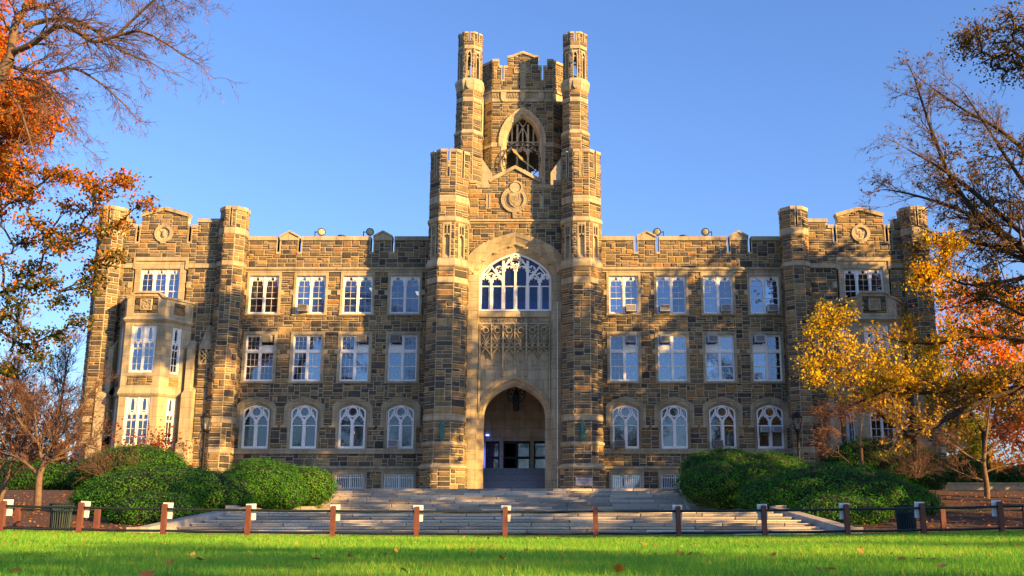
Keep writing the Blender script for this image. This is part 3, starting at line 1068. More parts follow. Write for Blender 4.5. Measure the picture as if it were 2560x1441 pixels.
# limestone panel over the door
FL = Frame((0, 64.85, 0))
DA = arch(2.2, 7.15, 2.25, 12)
pb = MB()
FL.band(pb, DA, [(u, 13.42) for u, v in DA], -.3, 0.0)
for s in (-1, 1):
    FL.box(pb, *sorted((s * 2.2, s * 2.31)), 2.2, 13.42, -.3, -.003)
    for i in range(5):
        FL.box(pb, *sorted((s * 1.92, s * 2.2)), 2.2 + i * .99 + .004, 2.2 + (i + 1) * .99 - .004, -.7, -.06)
porch = part(pb, 'porch_panel', 'trim')
ab = MB()
FL.band(ab, arch(2.1, 7.15, 2.1, 12), DA, -.3, -.1, .0)
FL.band(ab, arch(2.0, 7.15, 1.95, 12), arch(2.1, 7.15, 2.1, 12), -.5, -.12, -.12)
FL.band(ab, arch(1.9, 7.15, 1.8, 12), arch(2.0, 7.15, 1.95, 12), -.75, -.3, -.2)
FL.band(ab, arch(2.18, 7.15, 2.22, 12), arch(2.3, 7.15, 2.4, 12), -.05, .07, .14)
for s in (-1, 1):
    FL.box(ab, *sorted((s * 2.18, s * 2.3)), 6.9, 7.17, -.05, .12)
part(ab, 'door_arch', 'trim', porch)
fz = MB()
FL.box(fz, -2.31, 2.31, 12.82, 12.9, 0, .12)
FL.box(fz, -2.31, 2.31, 13.3, 13.42, 0, .14)
for u in (-2.28, -1.6, 1.6, 2.28):
    FL.box(fz, u - .025, u + .025, 12.9, 13.3, 0, .05)
for s in (-1, 1):
    for i in range(3):
        c = s * (1.94 + (i - 1) * .21)
        FL.ribbon(fz, [(c - .09, 12.95), (c + .09, 13.25)], .035, 0, .04)
        FL.ribbon(fz, [(c - .09, 13.25), (c + .09, 12.95)], .035, 0, .045)
part(fz, 'frieze', 'trim', porch)
lm = MB()
letters(FL, lm, -1.5, 1.5, 12.97, 13.23, .012, 'IRCERVMINOROFIEFTS')
for c, rows in ((-1.47, ('IIEILTIIEIN', 'IEIITIEII', 'IEIT')), (0, ('IEINIITIEN', 'IEII')), (1.47, ('IIEILTIIEIN', 'IEITNIIEIN', 'IEIT'))):
    for i, wd in enumerate(rows):
        hw = .05 * len(wd)
        letters(FL, lm, c - hw, c + hw, 10.36 - i * .22, 10.48 - i * .22, .012, wd)
part(lm, 'carved_letters', 'engrave', porch, kind='stuff')
tp = MB()
for u in (-2.2, -.735, .735, 2.2):
    FL.box(tp, u - .05, u + .05, 9.5 if abs(u) < 1 else 7.3, 12.82, 0, 0.336)
for b in (-1.47, 0, 1.47):
    FL.box(tp, b - .035, b + .035, 10.75, 12.82, 0, 0.273)
    P0 = FL.p(b, 10.75, .02)
    tp.lathe((P0.x, P0.y, P0.z), [(.02, -.22), (.13, -.03), (.13, .0), (.05, .12)], 8)
    for s in (-1, 1):
        c = b + s * .367
        ring = arc((c, 12.42), .17, 0, 360, 14)[:-1]
        FL.ribbon(tp, ring, .05, 0, 0.210, closed=True)
        P1 = FL.p(c, 12.42, .03)
        for k in range(6):
            t = k * PI / 3
            tp.lathe((P1.x + .085 * math.cos(t), P1.y, P1.z + .085 * math.sin(t)), [(.01, -.05), (.05, 0), (.01, .05)], 6)
        for q in (-1, 1):
            FL.ribbon(tp, [(c, 11.62), (c + q * .03, 11.8), (c + q * .14, 11.95), (c + q * .2, 12.15), (c + q * .3, 12.28)], .045, 0, 0.210)
            FL.ribbon(tp, [(c + q * .01, 11.6), (c + q * .18, 11.76), (c + q * .31, 11.95)], .045, 0, 0.189)
            FL.ribbon(tp, [(c + q * .2, 12.62), (c + q * .32, 12.78)], .045, 0, 0.189)
            FL.ribbon(tp, [(c + q * .15, 12.3), (c + q * .3, 12.5)], .04, 0, 0.168)
            rr = arc((c + q * .165, 11.45), .13, 0, 360, 12)[:-1]
            FL.ribbon(tp, rr, .045, 0, 0.210, closed=True)
            FL.ribbon(tp, [(c, 11.3), (c + q * .06, 11.18), (c + q * .2, 11.06), (c + q * .31, 10.85)], .05, 0, 0.231)
            FL.poly(tp, [(c + q * .12, 11.1), (c + q * .26, 10.98), (c + q * .15, 10.96)], 0, 0.147)
        FL.box(tp, c - .02, c + .02, 11.3, 11.62, 0, 0.210)
    FL.box(tp, b - .68, b + .68, 11.27, 11.31, 0, 0.147)
part(tp, 'blind_tracery', 'trim', porch)

# porch interior, steps and doors
ib = MB()
vs = [(x, y, z) for z in (2.2, 9.6) for y in (65.5, 71.0) for x in (-2.42, 2.42)]
ib.add(vs, [(0, 2, 3, 1), (4, 5, 7, 6), (1, 3, 7, 5), (2, 0, 4, 6)])
FD = Frame((0, 71.0, 0))
openings = [(-2.17, -1.22, 4.05, 5.98), (-.97, .86, 4.05, 5.98), (1.11, 2.06, 4.05, 5.98)]
us = [-2.42, -2.17, -1.22, -.97, .86, 1.11, 2.06, 2.42]
for i in range(7):
    a, b = us[i], us[i + 1]
    if i % 2 == 0:
        FD.box(ib, a, b, 2.2, 9.6, -.4, 0)
    else:
        FD.box(ib, a, b, 5.98, 9.6, -.4, -.002)
        FD.box(ib, a + .03, b - .03, 6.05, 6.33, -.1, .05)
part(ib, 'porch_interior', 'trim')
room(-2.6, 2.6, 71.41, 76, 4.0, 6.6, 'dark')
M['slatestep'] = tint_mat('bluestone', [(0, (.16, .19, .24)), (.5, (.24, .28, .34)), (1, (.34, .37, .42))], noise=.25, nscale=6, bump=.004, bscale=60)
for i in range(12):
    z = 2.2 + i * .154
    y = 65.9 + i * .27
    b = MB().box(-2.4, 2.4, y + .03, y + .33 if i < 11 else 71.0, z, z + .11, .1 + .08 * (i % 3))
    b.box(-2.39, 2.39, y, y + .34 if i < 11 else 70.99, z + .108, z + .152, .25 + .1 * (i % 2))
    part(b, 'porch_step', 'slatestep', tint=True)
def leaf_door(u0, u1, mglass, grille=True):
    d = MB()
    FD.box(d, u0, u0 + .09, 4.05, 5.98, -.3, -.2); FD.box(d, u1 - .09, u1, 4.05, 5.98, -.3, -.2)
    FD.box(d, u0 + .09, u1 - .09, 4.05, 4.15, -.3, -.2); FD.box(d, u0 + .09, u1 - .09, 5.82, 5.98, -.3, -.2)
    FD.box(d, u0 + .09, u1 - .09, 4.78, 4.95, -.3, -.2)
    o = part(d, 'door', 'iron')
    if grille:
        gr = MB()
        n = max(4, int((u1 - u0) / .085))
        for i in range(n):
            u = u0 + .12 + (u1 - u0 - .24) * i / (n - 1)
            FD.box(gr, u - .011, u + .011, 4.15, 5.82, -.2, -.18)
        for k in range(n - 1):
            FD.ribbon(gr, arc((u0 + .12 + (u1 - u0 - .24) * (k + .5) / (n - 1), 5.62), .05, 0, 360, 8)[:-1], .018, -.2, -.178, closed=True)
        part(gr, 'grille', 'iron', o)
        pane(FD, o, u0 + .09, u1 - .09, 4.15, 5.82, -.26, mglass)
    return o
M['doorglass'] = glass_mat('door_glass', (.5, .55, .5), .3, (.12, .13, .12))
leaf_door(-2.17, -1.22, 'doorglass')
leaf_door(-.97, -.06, 'glass', False)
leaf_door(-.05, .86, 'doorglass')
leaf_door(1.11, 2.06, 'doorglass')
blue = emit_mat('blue_lamp', (.12, .16, 1.0), 3.5)
part(MB().box(-2.38, -2.3, 70.55, 70.9, 4.1, 5.5), 'blue_lamp', blue)
part(MB().box(-2.15, -1.95, 70.9, 70.99, 6.33, 6.4), 'blue_lamp', blue)
part(MB().box(1.95, 2.15, 70.9, 70.99, 6.33, 6.4), 'blue_lamp', blue)

# wrought iron lantern hanging in the porch arch
hl = thing('hanging_lantern', 'black wrought iron ring lantern hanging inside the entrance arch', 'lantern', (.05, 66.6, 7.5))
FH = Frame((.05, 66.6, 0))
b = MB()
FH.ribbon(b, arc((0, 8.6), .56, 0, 360, 28)[:-1], .09, -.05, .05, closed=True)
for k in range(8):
    t = k * PI / 4
    FH.ribbon(b, [(.2 * math.cos(t), 8.6 + .2 * math.sin(t)), (.55 * math.cos(t), 8.6 + .55 * math.sin(t))], .05, -.03, .03)
    FH.ribbon(b, arc((.38 * math.cos(t + .39), 8.6 + .38 * math.sin(t + .39)), .1, 0, 360, 8)[:-1], .035, -.02, .02, closed=True)
b.build('scroll_ring', 'iron', hl)
b = MB().lathe((.05, 66.6, 0), [(.04, 7.5), (.17, 7.58), (.2, 7.66), (.2, 8.5), (.23, 8.55), (.12, 8.8), (.05, 8.95), (.02, 9.6)], 8)
b.build('lantern_body', 'iron', hl)

# carved crest on the porch gable
cr = MB()
c0 = (-.07, 20.92)
FC.ribbon(cr, arc(c0, .74, 0, 360, 32)[:-1], .24, -.02, .12, closed=True)
FC.ribbon(cr, arc(c0, .6, 0, 360, 32)[:-1], .04, .12, .15, closed=True)
FC.ribbon(cr, arc(c0, .86, 0, 360, 32)[:-1], .04, .12, .15, closed=True)
FC.poly(cr, arc(c0, .62, 0, 360, 28)[:-1], -.02, .04)
FC.poly(cr, [(c0[0] - .37, 21.36), (c0[0] + .37, 21.36), (c0[0] + .37, 20.85), (c0[0] + .25, 20.55), (c0[0], 20.36), (c0[0] - .25, 20.55), (c0[0] - .37, 20.85)], .04, .18)
FC.poly(cr, arc((c0[0], 21.72), .33, 0, 360, 24)[:-1], 0, .16)
FC.ribbon(cr, arc((c0[0] + .06, 21.72), .4, -110, 110, 18), .1, 0, .2)
FC.poly(cr, [(c0[0] - .14, 20.3), (c0[0] + .16, 20.3), (c0[0] + .13, 19.8), (c0[0] + .1, 19.68), (c0[0], 19.64), (c0[0] - .1, 19.68), (c0[0] - .12, 19.8)], -.02, .14)
FC.poly(cr, [(c0[0] + .14, 20.35), (c0[0] + .24, 20.35), (c0[0] + .34, 20.02), (c0[0] + .22, 20.02)], -.02, .1)
crest = part(cr, 'carved_crest', 'trim')
cr = MB()
FC.ribbon(cr, [(c0[0] - .28, 21.3), (c0[0] + .28, 21.3), (c0[0] + .28, 20.88), (c0[0], 20.5), (c0[0] - .28, 20.88), (c0[0] - .28, 21.3)], .035, .18, .205)
letters(FC, cr, c0[0] - .2, c0[0] + .2, 20.85, 21.18, .2, 'IHS')
FC.poly(cr, [(c0[0] - .07, 20.78), (c0[0] + .07, 20.78), (c0[0], 20.62)], .18, .2)
for k in range(26):
    t = R(-60 + k * 12.0)
    if 55 < (math.degrees(t) % 360) < 125: continue
    FC.ribbon(cr, [(c0[0] + .68 * math.cos(t), c0[1] + .68 * math.sin(t)), (c0[0] + .79 * math.cos(t), c0[1] + .79 * math.sin(t))], .03, .11, .135)
part(cr, 'shield_carving', 'trim', crest)

# central block roof behind the gable
part(MB().box(-5.2, 5.2, 64.82, 73.5, 17.0, 21.3), 'roof', 'roof')

# ------------------------------------------------------------------ clock tower
TW = arch(1.25, 29.3, 2.14, 12, 0, 23.8)
tw_out = arch(1.78, 29.35, 2.75, 12, 0, 23.0)
def ttop(u):
    a = abs(u)
    if a < 1.16: return 36.75 - a / 1.16 * .42
    if a < 1.9: return 35.5
    return 36.05
slots_t = [(-1.63, -1.5), (1.46, 1.59)]
ashlar(FT, -2.36, 2.36, 23.5, 36.8, [(-2.36, 2.36, 32.7, 33.62), (-2.36, -1.75, 28.95, 29.3), (1.75, 2.36, 28.95, 29.3)] + [(a - .08, b + .08, 34.45, 36.8) for a, b in slots_t],
       lambda u, v: inside(tw_out, u, v) or v > ttop(u) - .05 or (abs(u) < .2 and 33.75 < v < 36.05) or (abs(u) < .68 and 35.05 < v < 35.6),
       lambda u, v: inside(arch(1.45, 29.3, 2.3, 12, 0, 23.0), u, v) or v > 34.4, WALL)
tb = MB()
cuts = [-2.36, -1.63, -1.5, 1.46, 1.59, 2.36]
tp_prof = {0: [(-2.36, 34.4), (-2.36, 36.05), (-1.9, 36.05), (-1.9, 35.5), (-1.63, 35.5), (-1.63, 34.4)],
           1: [(-1.5, 34.4), (-1.5, 35.5), (-1.16, 35.5), (-1.16, 36.33), (0, 36.75), (1.16, 36.33), (1.16, 35.5), (1.46, 35.5), (1.46, 34.4)],
           2: [(1.59, 34.4), (1.59, 35.5), (1.9, 35.5), (1.9, 36.05), (2.36, 36.05), (2.36, 34.4)]}
for p in tp_prof.values():
    FT.poly(tb, p, -.45, -.004)
part(tb, 'parapet', 'mortar')
cb = MB()
FT.ribbon(cb, [(-1.22, 36.42), (-.85, 36.5), (0, 36.84), (.85, 36.5), (1.22, 36.42)], .2, -.5, .13)
for a, b, z in ((-2.4, -1.88, 36.05), (-1.88, -1.62, 35.5), (-1.51, -1.18, 35.5), (1.18, 1.47, 35.5), (1.58, 1.88, 35.5), (1.88, 2.4, 36.05)):
    FT.box(cb, a, b, z, z + .22, -.5, .09)
for a, b in slots_t:
    FT.box(cb, a - .08, a, 34.5, 35.5, -.45, .05); FT.box(cb, b, b + .08, 34.5, 35.5, -.45, .05)
    FT.box(cb, a - .08, b + .08, 34.4, 34.52, -.45, .055)
part(cb, 'coping', 'trim')
# pierced cross in the parapet
cx_ = MB()
FT.band(cx_, [(-.13, 33.85), (-.13, 35.15), (-.62, 35.15), (-.62, 35.5), (-.13, 35.5), (-.13, 35.95), (.13, 35.95), (.13, 35.5), (.62, 35.5), (.62, 35.15), (.13, 35.15), (.13, 33.85)],
        [(-.2, 33.78), (-.2, 35.08), (-.69, 35.08), (-.69, 35.57), (-.2, 35.57), (-.2, 36.02), (.2, 36.02), (.2, 35.57), (.69, 35.57), (.69, 35.08), (.2, 35.08), (.2, 33.78)], -.05, .1, closed=True)
FT.ribbon(cx_, arc((0, 35.33), .17, 0, 360, 14)[:-1], .09, -.05, .09, closed=True)
FT.box(cx_, -.025, .025, 33.85, 35.9, -.05, .06); FT.box(cx_, -.6, .6, 35.3, 35.35, -.05, .055)
for z in (33.95, 34.25, 34.55, 34.85, 35.6):
    for s in (-1, 1):
        FT.ribbon(cx_, [(0, z), (s * .13, z + .2)], .035, -.05, .058)
for x in (.28, .48):
    for s in (-1, 1):
        for q in (-1, 1):
            FT.ribbon(cx_, [(s * x, 35.33), (s * (x + .12), 35.33 + q * .14)], .035, -.05, .058)
part(cx_, 'pierced_cross', 'trim')
# corbel course with shields
sc = MB()
FT.box(sc, -2.4, 2.4, 33.45, 33.62, -.2, .16)
FT.box(sc, -2.38, 2.38, 32.7, 32.92, -.2, .06)
FT.box(sc, -2.37, 2.37, 32.92, 33.45, -.2, .02)
for i in range(22):
    c = -2.2 + i * .21
    if min(abs(c - q) for q in (-1.5, 0, 1.45)) < .3: continue
    FT.ribbon(sc, [(c - .08, 33.0), (c, 33.35), (c + .08, 33.0)], .05, .02, .1)
scp = part(sc, 'corbel_course', 'trim')
for c in (-1.5, 0, 1.45):
    part(FT.poly(MB(), [(c - .21, 33.43), (c + .21, 33.43), (c + .21, 32.95), (c + .13, 32.75), (c, 32.66), (c - .13, 32.75), (c - .21, 32.95)], 0, .15), 'shield', 'trim', scp)
# window arch mouldings
wb = MB()
FT.band(wb, arch(1.25, 29.3, 2.14, 12, 0, 23.6), arch(1.5, 29.3, 2.4, 12, 0, 23.6), -.6, -.25, .02)
FT.band(wb, arch(1.5, 29.3, 2.4, 12, 0, 23.6), arch(1.65, 29.32, 2.6, 12, 0, 23.6), -.3, .05, .08)
FT.band(wb, arch(1.64, 29.32, 2.58, 12, 0, 29.0), arch(1.84, 29.36, 2.82, 12, 0, 29.0), -.1, .12, .18)
for s in (-1, 1):
    FT.box(wb, *sorted((s * 1.66, s * 2.4)), 28.95, 29.3, -.1, .1)
tw = part(wb, 'belfry_window', 'trim')
tr = MB()
d0, d1 = -.62, -.42
for u in (-.42, .42):
    FT.box(tr, u - .075, u + .075, 23.6, 31.0, d0, d1)
for c in (-.83, 0, .83):
    a = arch(.36, 28.5, .62, 8, c, k=1.4)
    FT.ribbon(tr, a, .1, d0, d1 - .01)
    teeth(FT, tr, a, c, 28.5, .14, 4, d0 + .03, d1 - .04)
    headplate(FT, tr, c, .36, 28.45, .5, d0 + .04, d1 - .05, 3, .4)
    for s in (-1, 1):
        FT.ribbon(tr, arc((c + s * .2, 29.35), .13, 0, 360, 12)[:-1], .06, d0, d1 - .01, closed=True)
    FT.box(tr, c - .05, c + .05, 29.1, 30.9, d0, d1 - .015)
FT.box(tr, -1.25, 1.25, 29.48, 29.56, d0, d1 - .02)
for s in (-1, 1):
    FT.ribbon(tr, [(s * .38, 29.5), (s * .28, 30.2), (0, 30.75), (-s * .36, 31.25)], .07, d0, d1 - .012)
    FT.ribbon(tr, [(s * 1.2, 29.5), (s * 1.08, 30.1), (s * .8, 30.7)], .06, d0, d1 - .012)
part(tr, 'tracery', 'trim', tw)
# skeleton clock
ck = MB()
FK = Frame((-.05, 75.55, 27.7))
FK.ribbon(ck, arc((0, 0), 1.46, 0, 360, 48)[:-1], .05, -.03, .03, closed=True)
FK.ribbon(ck, arc((0, 0), 1.14, 0, 360, 48)[:-1], .05, -.03, .03, closed=True)
nums = ['XII', 'I', 'II', 'III', 'IIII', 'V', 'VI', 'VII', 'VIII', 'IX', 'X', 'XI']
clock = part(ck, 'clock', 'iron', tw)
nb = MB()
for k, s in enumerate(nums):
    th = PI / 2 - k * PI / 6
    ur, vr = (math.cos(th), math.sin(th))
    for i, ch in enumerate(s):
        off = ((i - (len(s) - 1) / 2) * .15)
        def q(x, y): return (ur * (1.3 + y) + vr * (off + x), vr * (1.3 + y) - ur * (off + x))
        st = {'I': [[(0, -.13), (0, .13)]], 'X': [[(-.06, -.13), (.06, .13)], [(.06, -.13), (-.06, .13)]], 'V': [[(-.06, .13), (0, -.13)], [(0, -.13), (.06, .13)]]}[ch]
        for ln in st:
            FK.ribbon(nb, [q(*p) for p in ln], .045, -.03, .035)
part(nb, 'numeral', 'iron', tw, kind='stuff')
hb = MB()
FK.poly(hb, [(.3, -.2), (.12, .12), (-.28, .5), (-.42, .8), (-.76, .93), (-.62, .62), (-.3, .38), (-.08, .02)], .05, .09)
part(hb, 'hour_hand', 'gold', tw)
hb = MB()
FK.poly(hb, [(-.05, .1), (.1, .05), (.9, -.62), (1.0, -.78), (.82, -.68), (-.02, -.02)], .1, .13)
part(hb, 'minute_hand', 'gold', tw)
# chamfered corners, side and back walls of the tower
for s in (-1, 1):
    fr = Frame((s * 2.9, 76.54, 0), s * PI / 4)
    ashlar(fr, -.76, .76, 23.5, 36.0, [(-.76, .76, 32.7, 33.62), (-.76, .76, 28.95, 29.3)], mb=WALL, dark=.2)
    q = MB()
    fr.box(q, -.78, .78, 32.7, 33.0, -.2, .06); fr.box(q, -.8, .8, 33.0, 33.45, -.2, .03); fr.box(q, -.8, .8, 33.45, 33.62, -.2, .16); fr.box(q, -.78, .78, 28.95, 29.3, -.2, .1)
    part(q, 'string_course', 'trim', kind='stuff')
    part(fr.box(MB(), -.76, .76, 36.0, 36.2, -.45, .08), 'coping', 'trim')
    q = MB()
    fr.box(q, -.76, .76, 33.0, 36.0, -.45, -.005)
    q.box(*sorted((s * 3.0, s * 3.43)), 77.1, 82, 18, 36.0)
    part(q, 'side_wall', 'mortar')
    fs = Frame((s * 3.44, 79.55, 0), s * PI / 2)
    ashlar(fs, -2.45, 2.45, 22, 36.0)
    # sloped weathering between turret and tower
    q = MB()
    F2 = Frame((0, 73.7, 0))
    F2.poly(q, [(s * 3.15, 27.5), (s * 2.2, 26.05), (s * 2.2, 21), (s * 3.15, 21)], -1.9, 0)
    part(q, 'weathering', 'trim')
    q = MB().box(*sorted((s * 3.1, s * 4.6)), 74.6, 77.5, 20, 33.0)
    part(q, 'turret_web', 'mortar')
q = MB()
q.box(-3.0, -1.3, 81.6, 82, 18, 36.0); q.box(1.3, 3.0, 81.6, 82, 18, 36.0); q.box(-1.3, 1.3, 81.6, 82, 31.2, 36.0); q.box(-3.0, 3.0, 76.6, 81.6, 33.0, 33.4)
q.box(-2.36, 2.36, 76.02, 76.4, 18, 23.6); q.box(-1.3, 1.3, 81.6, 82, 18, 23.6)
part(q, 'back_wall', 'mortar')
q = MB()
FB = Frame((0, 81.8, 0))
for u in (-.43, .43):
    FB.box(q, u - .1, u + .1, 23.6, 31.2, -.1, .1)
for c in (-.86, 0, .86):
    headplate(FB, q, c, .42, 28.6, .7, -.1, .09, 3, .4)
    FB.box(q, c - .06, c + .06, 26, 27.6, -.08, .08)
    headplate(FB, q, c - .2, .2, 26.3, .5, -.08, .07, 3, .3); headplate(FB, q, c + .2, .2, 26.3, .5, -.08, .07, 3, .3)
FB.box(q, -1.3, 1.3, 29.3, 31.2, -.1, .085)
part(q, 'back_tracery', 'trim')

# corner turrets of the tower
for s in (-1, 1):
    cx, cy = (-3.99 if s < 0 else 4.06), 74.0
    oct_stone(cx, cy, 1.0, 21.0, 28.9)
    oct_trim(cx, cy, [(1.01, 28.84), (1.1, 28.93), (1.1, 29.0), (.93, 29.28)])
    oct_stone(cx, cy, .92, 29.25, 31.5)
    oct_trim(cx, cy, [(.955, 31.5), (.955, 31.85)])
    oct_stone(cx, cy, .92, 31.85, 32.45)
    oct_trim(cx, cy, [(.93, 32.4), (.98, 32.5), (1.09, 32.95), (1.09, 33.15), (.9, 33.42)], 'corbel')
    bd, tm = MB(), MB()
    for k in range(-3, 5):
        fr = facet(cx, cy, .87, k)
        e = .87 * T8
        ashlar(fr, -e, e, 33.35, 35.85, [(-.2, .2, 33.35, 35.7)], mb=WALL, cw=.16, course=.15)
        for p, q in ((-e, -.14), (.14, e)):
            fr.box(bd, p, q, 33.35, 35.85, -.2, -.004)
        fr.box(bd, -.14, .14, 35.6, 35.85, -.2, -.004)
        a = arch(.13, 35.2, .36, 6, 0, 33.4, k=1.5)
        b_ = arch(.2, 35.2, .46, 6, 0, 33.4, k=1.5)
        fr.band(tm, a, b_, -.2, .05)
        headplate(fr, tm, 0, .13, 34.9, .4, -.14, -.05, 2, .4)
    part(bd, 'lantern_wall', 'mortar')
    part(tm, 'lancet_opening', 'trim')
    part(MB().octa(cx, cy, [(.85, 33.38), (.3, 33.85), (.05, 34.05)]), 'lantern_roof', 'lead')
    oct_trim(cx, cy, [(.9, 35.85), (.9, 36.12)])
    oct_crown(cx, cy, .87, 36.12, 37.05, g=.055, zs=36.45, thick=.2, cop=.16)
    sh = facet(cx, cy, 1.09, 0)
    part(sh.poly(MB(), [(-.17, 33.12), (.17, 33.12), (.17, 32.7), (.08, 32.52), (0, 32.48), (-.08, 32.52), (-.17, 32.7)], -.1, .06), 'shield', 'trim')

# ------------------------------------------------------------------ end pavilions
def pavilion(cx, xi, xo, medal):
    s = 1 if xi > cx else -1            # +1: inner turret to the right (left pavilion)
    lo, hi = min(xi, xo), max(xi, xo)
    wz0, wz1, ww = 13.95, 16.45, 1.42
    def top(u):
        a = abs(u - cx)
        if a < 1.48: return 20.35 - a / 1.48 * .42
        if a < 2.15: return 19.15
        return 19.55
    sl = [(cx - 1.76, cx - 1.6), (cx + 1.6, cx + 1.76)]
    rects = [(cx - 1.72, cx + 1.72, 13.8, 17.2), (lo, hi, 16.5, 16.8)] + [(a - .08, b + .08, 18.15, 20.6) for a, b in sl]
    rects += [(cx - 1.72 - .3, cx - 1.72, 15.2, 15.6), (cx + 1.72, cx + 2.02, 15.2, 15.6)]
    ashlar(FP, lo, hi, 2.2, 20.4, rects, lambda u, v: (abs(u - cx) < 2.2 and v < 14) or v > top(u) - .05 or math.hypot(u - cx, v - 18.8) < .56,
           lambda u, v: (abs(u - cx) < 1.9 and v < 14) or v > 18.1, WALL)
    pb = MB()
    FP.poly(pb, [(lo, 18.1), (lo, 19.55), (cx - 2.15, 19.55), (cx - 2.15, 19.15), (cx - 1.76, 19.15), (cx - 1.76, 18.1)], -.45, -.004)
    FP.poly(pb, [(cx - 1.6, 18.1), (cx - 1.6, 19.15), (cx - 1.48, 19.15), (cx - 1.48, 19.93), (cx, 20.35), (cx + 1.48, 19.93), (cx + 1.48, 19.15), (cx + 1.6, 19.15), (cx + 1.6, 18.1)], -.45, -.004)
    FP.poly(pb, [(cx + 1.76, 18.1), (cx + 1.76, 19.15), (cx + 2.15, 19.15), (cx + 2.15, 19.55), (hi, 19.55), (hi, 18.1)], -.45, -.004)
    part(pb, 'parapet', 'mortar')
    cb = MB()
    FP.ribbon(cb, [(cx - 1.54, 20.02), (cx - 1.3, 20.1), (cx, 20.47), (cx + 1.3, 20.1), (cx + 1.54, 20.02)], .24, -.5, .14)
    for a, b, z in ((lo, cx - 2.12, 19.55), (cx - 2.12, cx - 1.75, 19.15), (cx - 1.61, cx - 1.5, 19.15), (cx + 1.5, cx + 1.61, 19.15), (cx + 1.75, cx + 2.12, 19.15), (cx + 2.12, hi, 19.55)):
        FP.box(cb, a, b, z, z + .24, -.5, .1)
    for a, b in sl:
        FP.box(cb, a - .08, a, 18.25, 19.15, -.45, .05); FP.box(cb, b, b + .08, 18.25, 19.15, -.45, .05)
        FP.box(cb, a - .08, b + .08, 18.12, 18.26, -.45, .055)
    part(cb, 'coping', 'trim')
    st = MB()
    FP.box(st, lo, cx - 1.73, 16.5, 16.8, -.1, .12); FP.box(st, cx + 1.73, hi, 16.5, 16.8, -.1, .12)
    for k in (-1, 1):
        FP.box(st, *sorted((cx + k * 1.42, cx + k * 1.6)), 13.8, 16.95, -.4, .085)
        FP.box(st, *sorted((cx + k * 1.6, cx + k * 1.74)), 16.4, 17.2, -.1, .16)
        FP.box(st, *sorted((cx + k * 1.72, cx + k * 2.02)), 15.2, 15.6, -.05, .06)
    FP.box(st, cx - 1.42, cx + 1.42, 16.6, 16.95, -.4, .07)
    FP.box(st, cx - 1.6, cx + 1.6, 16.95, 17.2, -.4, .16)
    part(st, 'label_mould', 'trim')
    win_top(FP, cx, ww - .16, wz0, wz1, 3, blind=None)
    # round carved medallion
    md = MB()
    FP.ribbon(md, arc((cx, 18.8), .5, 0, 360, 32)[:-1], .2, -.05, .12, closed=True)
    FP.poly(md, arc((cx, 18.8), .45, 0, 360, 24)[:-1], -.1, -.04)
    for a in (90, 270):
        FP.box(md, cx - .16, cx + .16, *sorted((18.8 + (.55 if a == 90 else -.55), 18.8 + (.68 if a == 90 else -.68))), -.05, .11)
    mo = part(md, 'medallion', 'trim')
    cv = MB()
    if medal == 'bust':
        p0 = FP.p(cx, 18.78, .0)
        cv.lathe((p0.x, p0.y, p0.z), [(.03, -.28), (.12, -.2), (.17, -.02), (.15, .08), (.17, .1), (.1, .22), (.02, .34)], 10)
        for k in range(14):
            for q in (-1, 1):
                z = 18.5 + .04 * k
                rr = .24 + .1 * math.sin(k * .5)
                P1 = FP.p(cx + q * (rr + U(-.04, .05)), z, .0)
                cv.lathe((P1.x, P1.y, P1.z), [(.01, -.05), (.05, -.01), (.04, .03), (.01, .05)], 6)
    else:
        FP.ribbon(cv, arc((cx, 18.8), .36, 0, 360, 24)[:-1], .04, -.04, .02, closed=True)
        FP.poly(cv, [(cx - .08, 18.72), (cx + .08, 18.72), (cx + .07, 18.95), (cx, 19.02), (cx - .07, 18.95)], -.04, .06)
        FP.poly(cv, [(cx - .06, 18.72), (cx + .06, 18.72), (cx + .1, 18.55), (cx - .1, 18.55)], -.04, .04)
        for q in (-1, 1):
            for k in range(4):
                FP.ribbon(cv, [(cx + q * .06, 18.76 + k * .03), (cx + q * .18, 18.72 + k * .05), (cx + q * (.3 - .015 * k), 18.9 + k * .05)], .04, -.04, .03 + .006 * k)
    part(cv, 'carving', 'trim', mo)
    # octagonal turrets
    for x, inner in ((xi, True), (xo, False)):
        a, ty = .82, 64.75
        z = 2.2
        for b0, b1 in ((3.5, 3.8), (4.72, 5.06), (6.55, 6.92), (16.5, 16.8), (18.55, 19.0)):
            oct_stone(x, ty, a, z, b0)
            oct_trim(x, ty, [(a + .04, b0), (a + .04, b1)])
            z = b1
        oct_crown(x, ty, a, 19.0, 20.15, g=.055, zs=19.1, thick=.25, cop=.24, slots=(0, 2, -2))
        part(MB().octa(x, ty, [(a - .03, 2.2), (a - .03, 19.0)]), 'turret_core', 'mortar')
    # side and roof
    q = MB().box(lo, hi, 65.3, 80, 17.6, 17.9)
    q.box(*sorted((xo, xo + (1 if xo > cx else -1) * -.3)), 65, 80, 2.2, 19.5)
    q.box(lo, hi, 79.7, 80, 2.2, 17.6)
    part(q, 'roof', 'roof')
    room(lo + .4, hi - .4, 65.3, 69, 13.4, 17.0)
    # ---- canted oriel
    fo, ro, y0, y1 = 1.18, 2.28, 63.0, 64.75
    ang = math.atan2(y1 - y0, ro - fo)
    cw = math.hypot(y1 - y0, ro - fo) / 2
    faces = [(Frame((cx, y0, 0), 0), fo, .76), (Frame((cx + (fo + ro) / 2, (y0 + y1) / 2, 0), ang), cw, .34), (Frame((cx - (fo + ro) / 2, (y0 + y1) / 2, 0), -ang), cw, .34)]
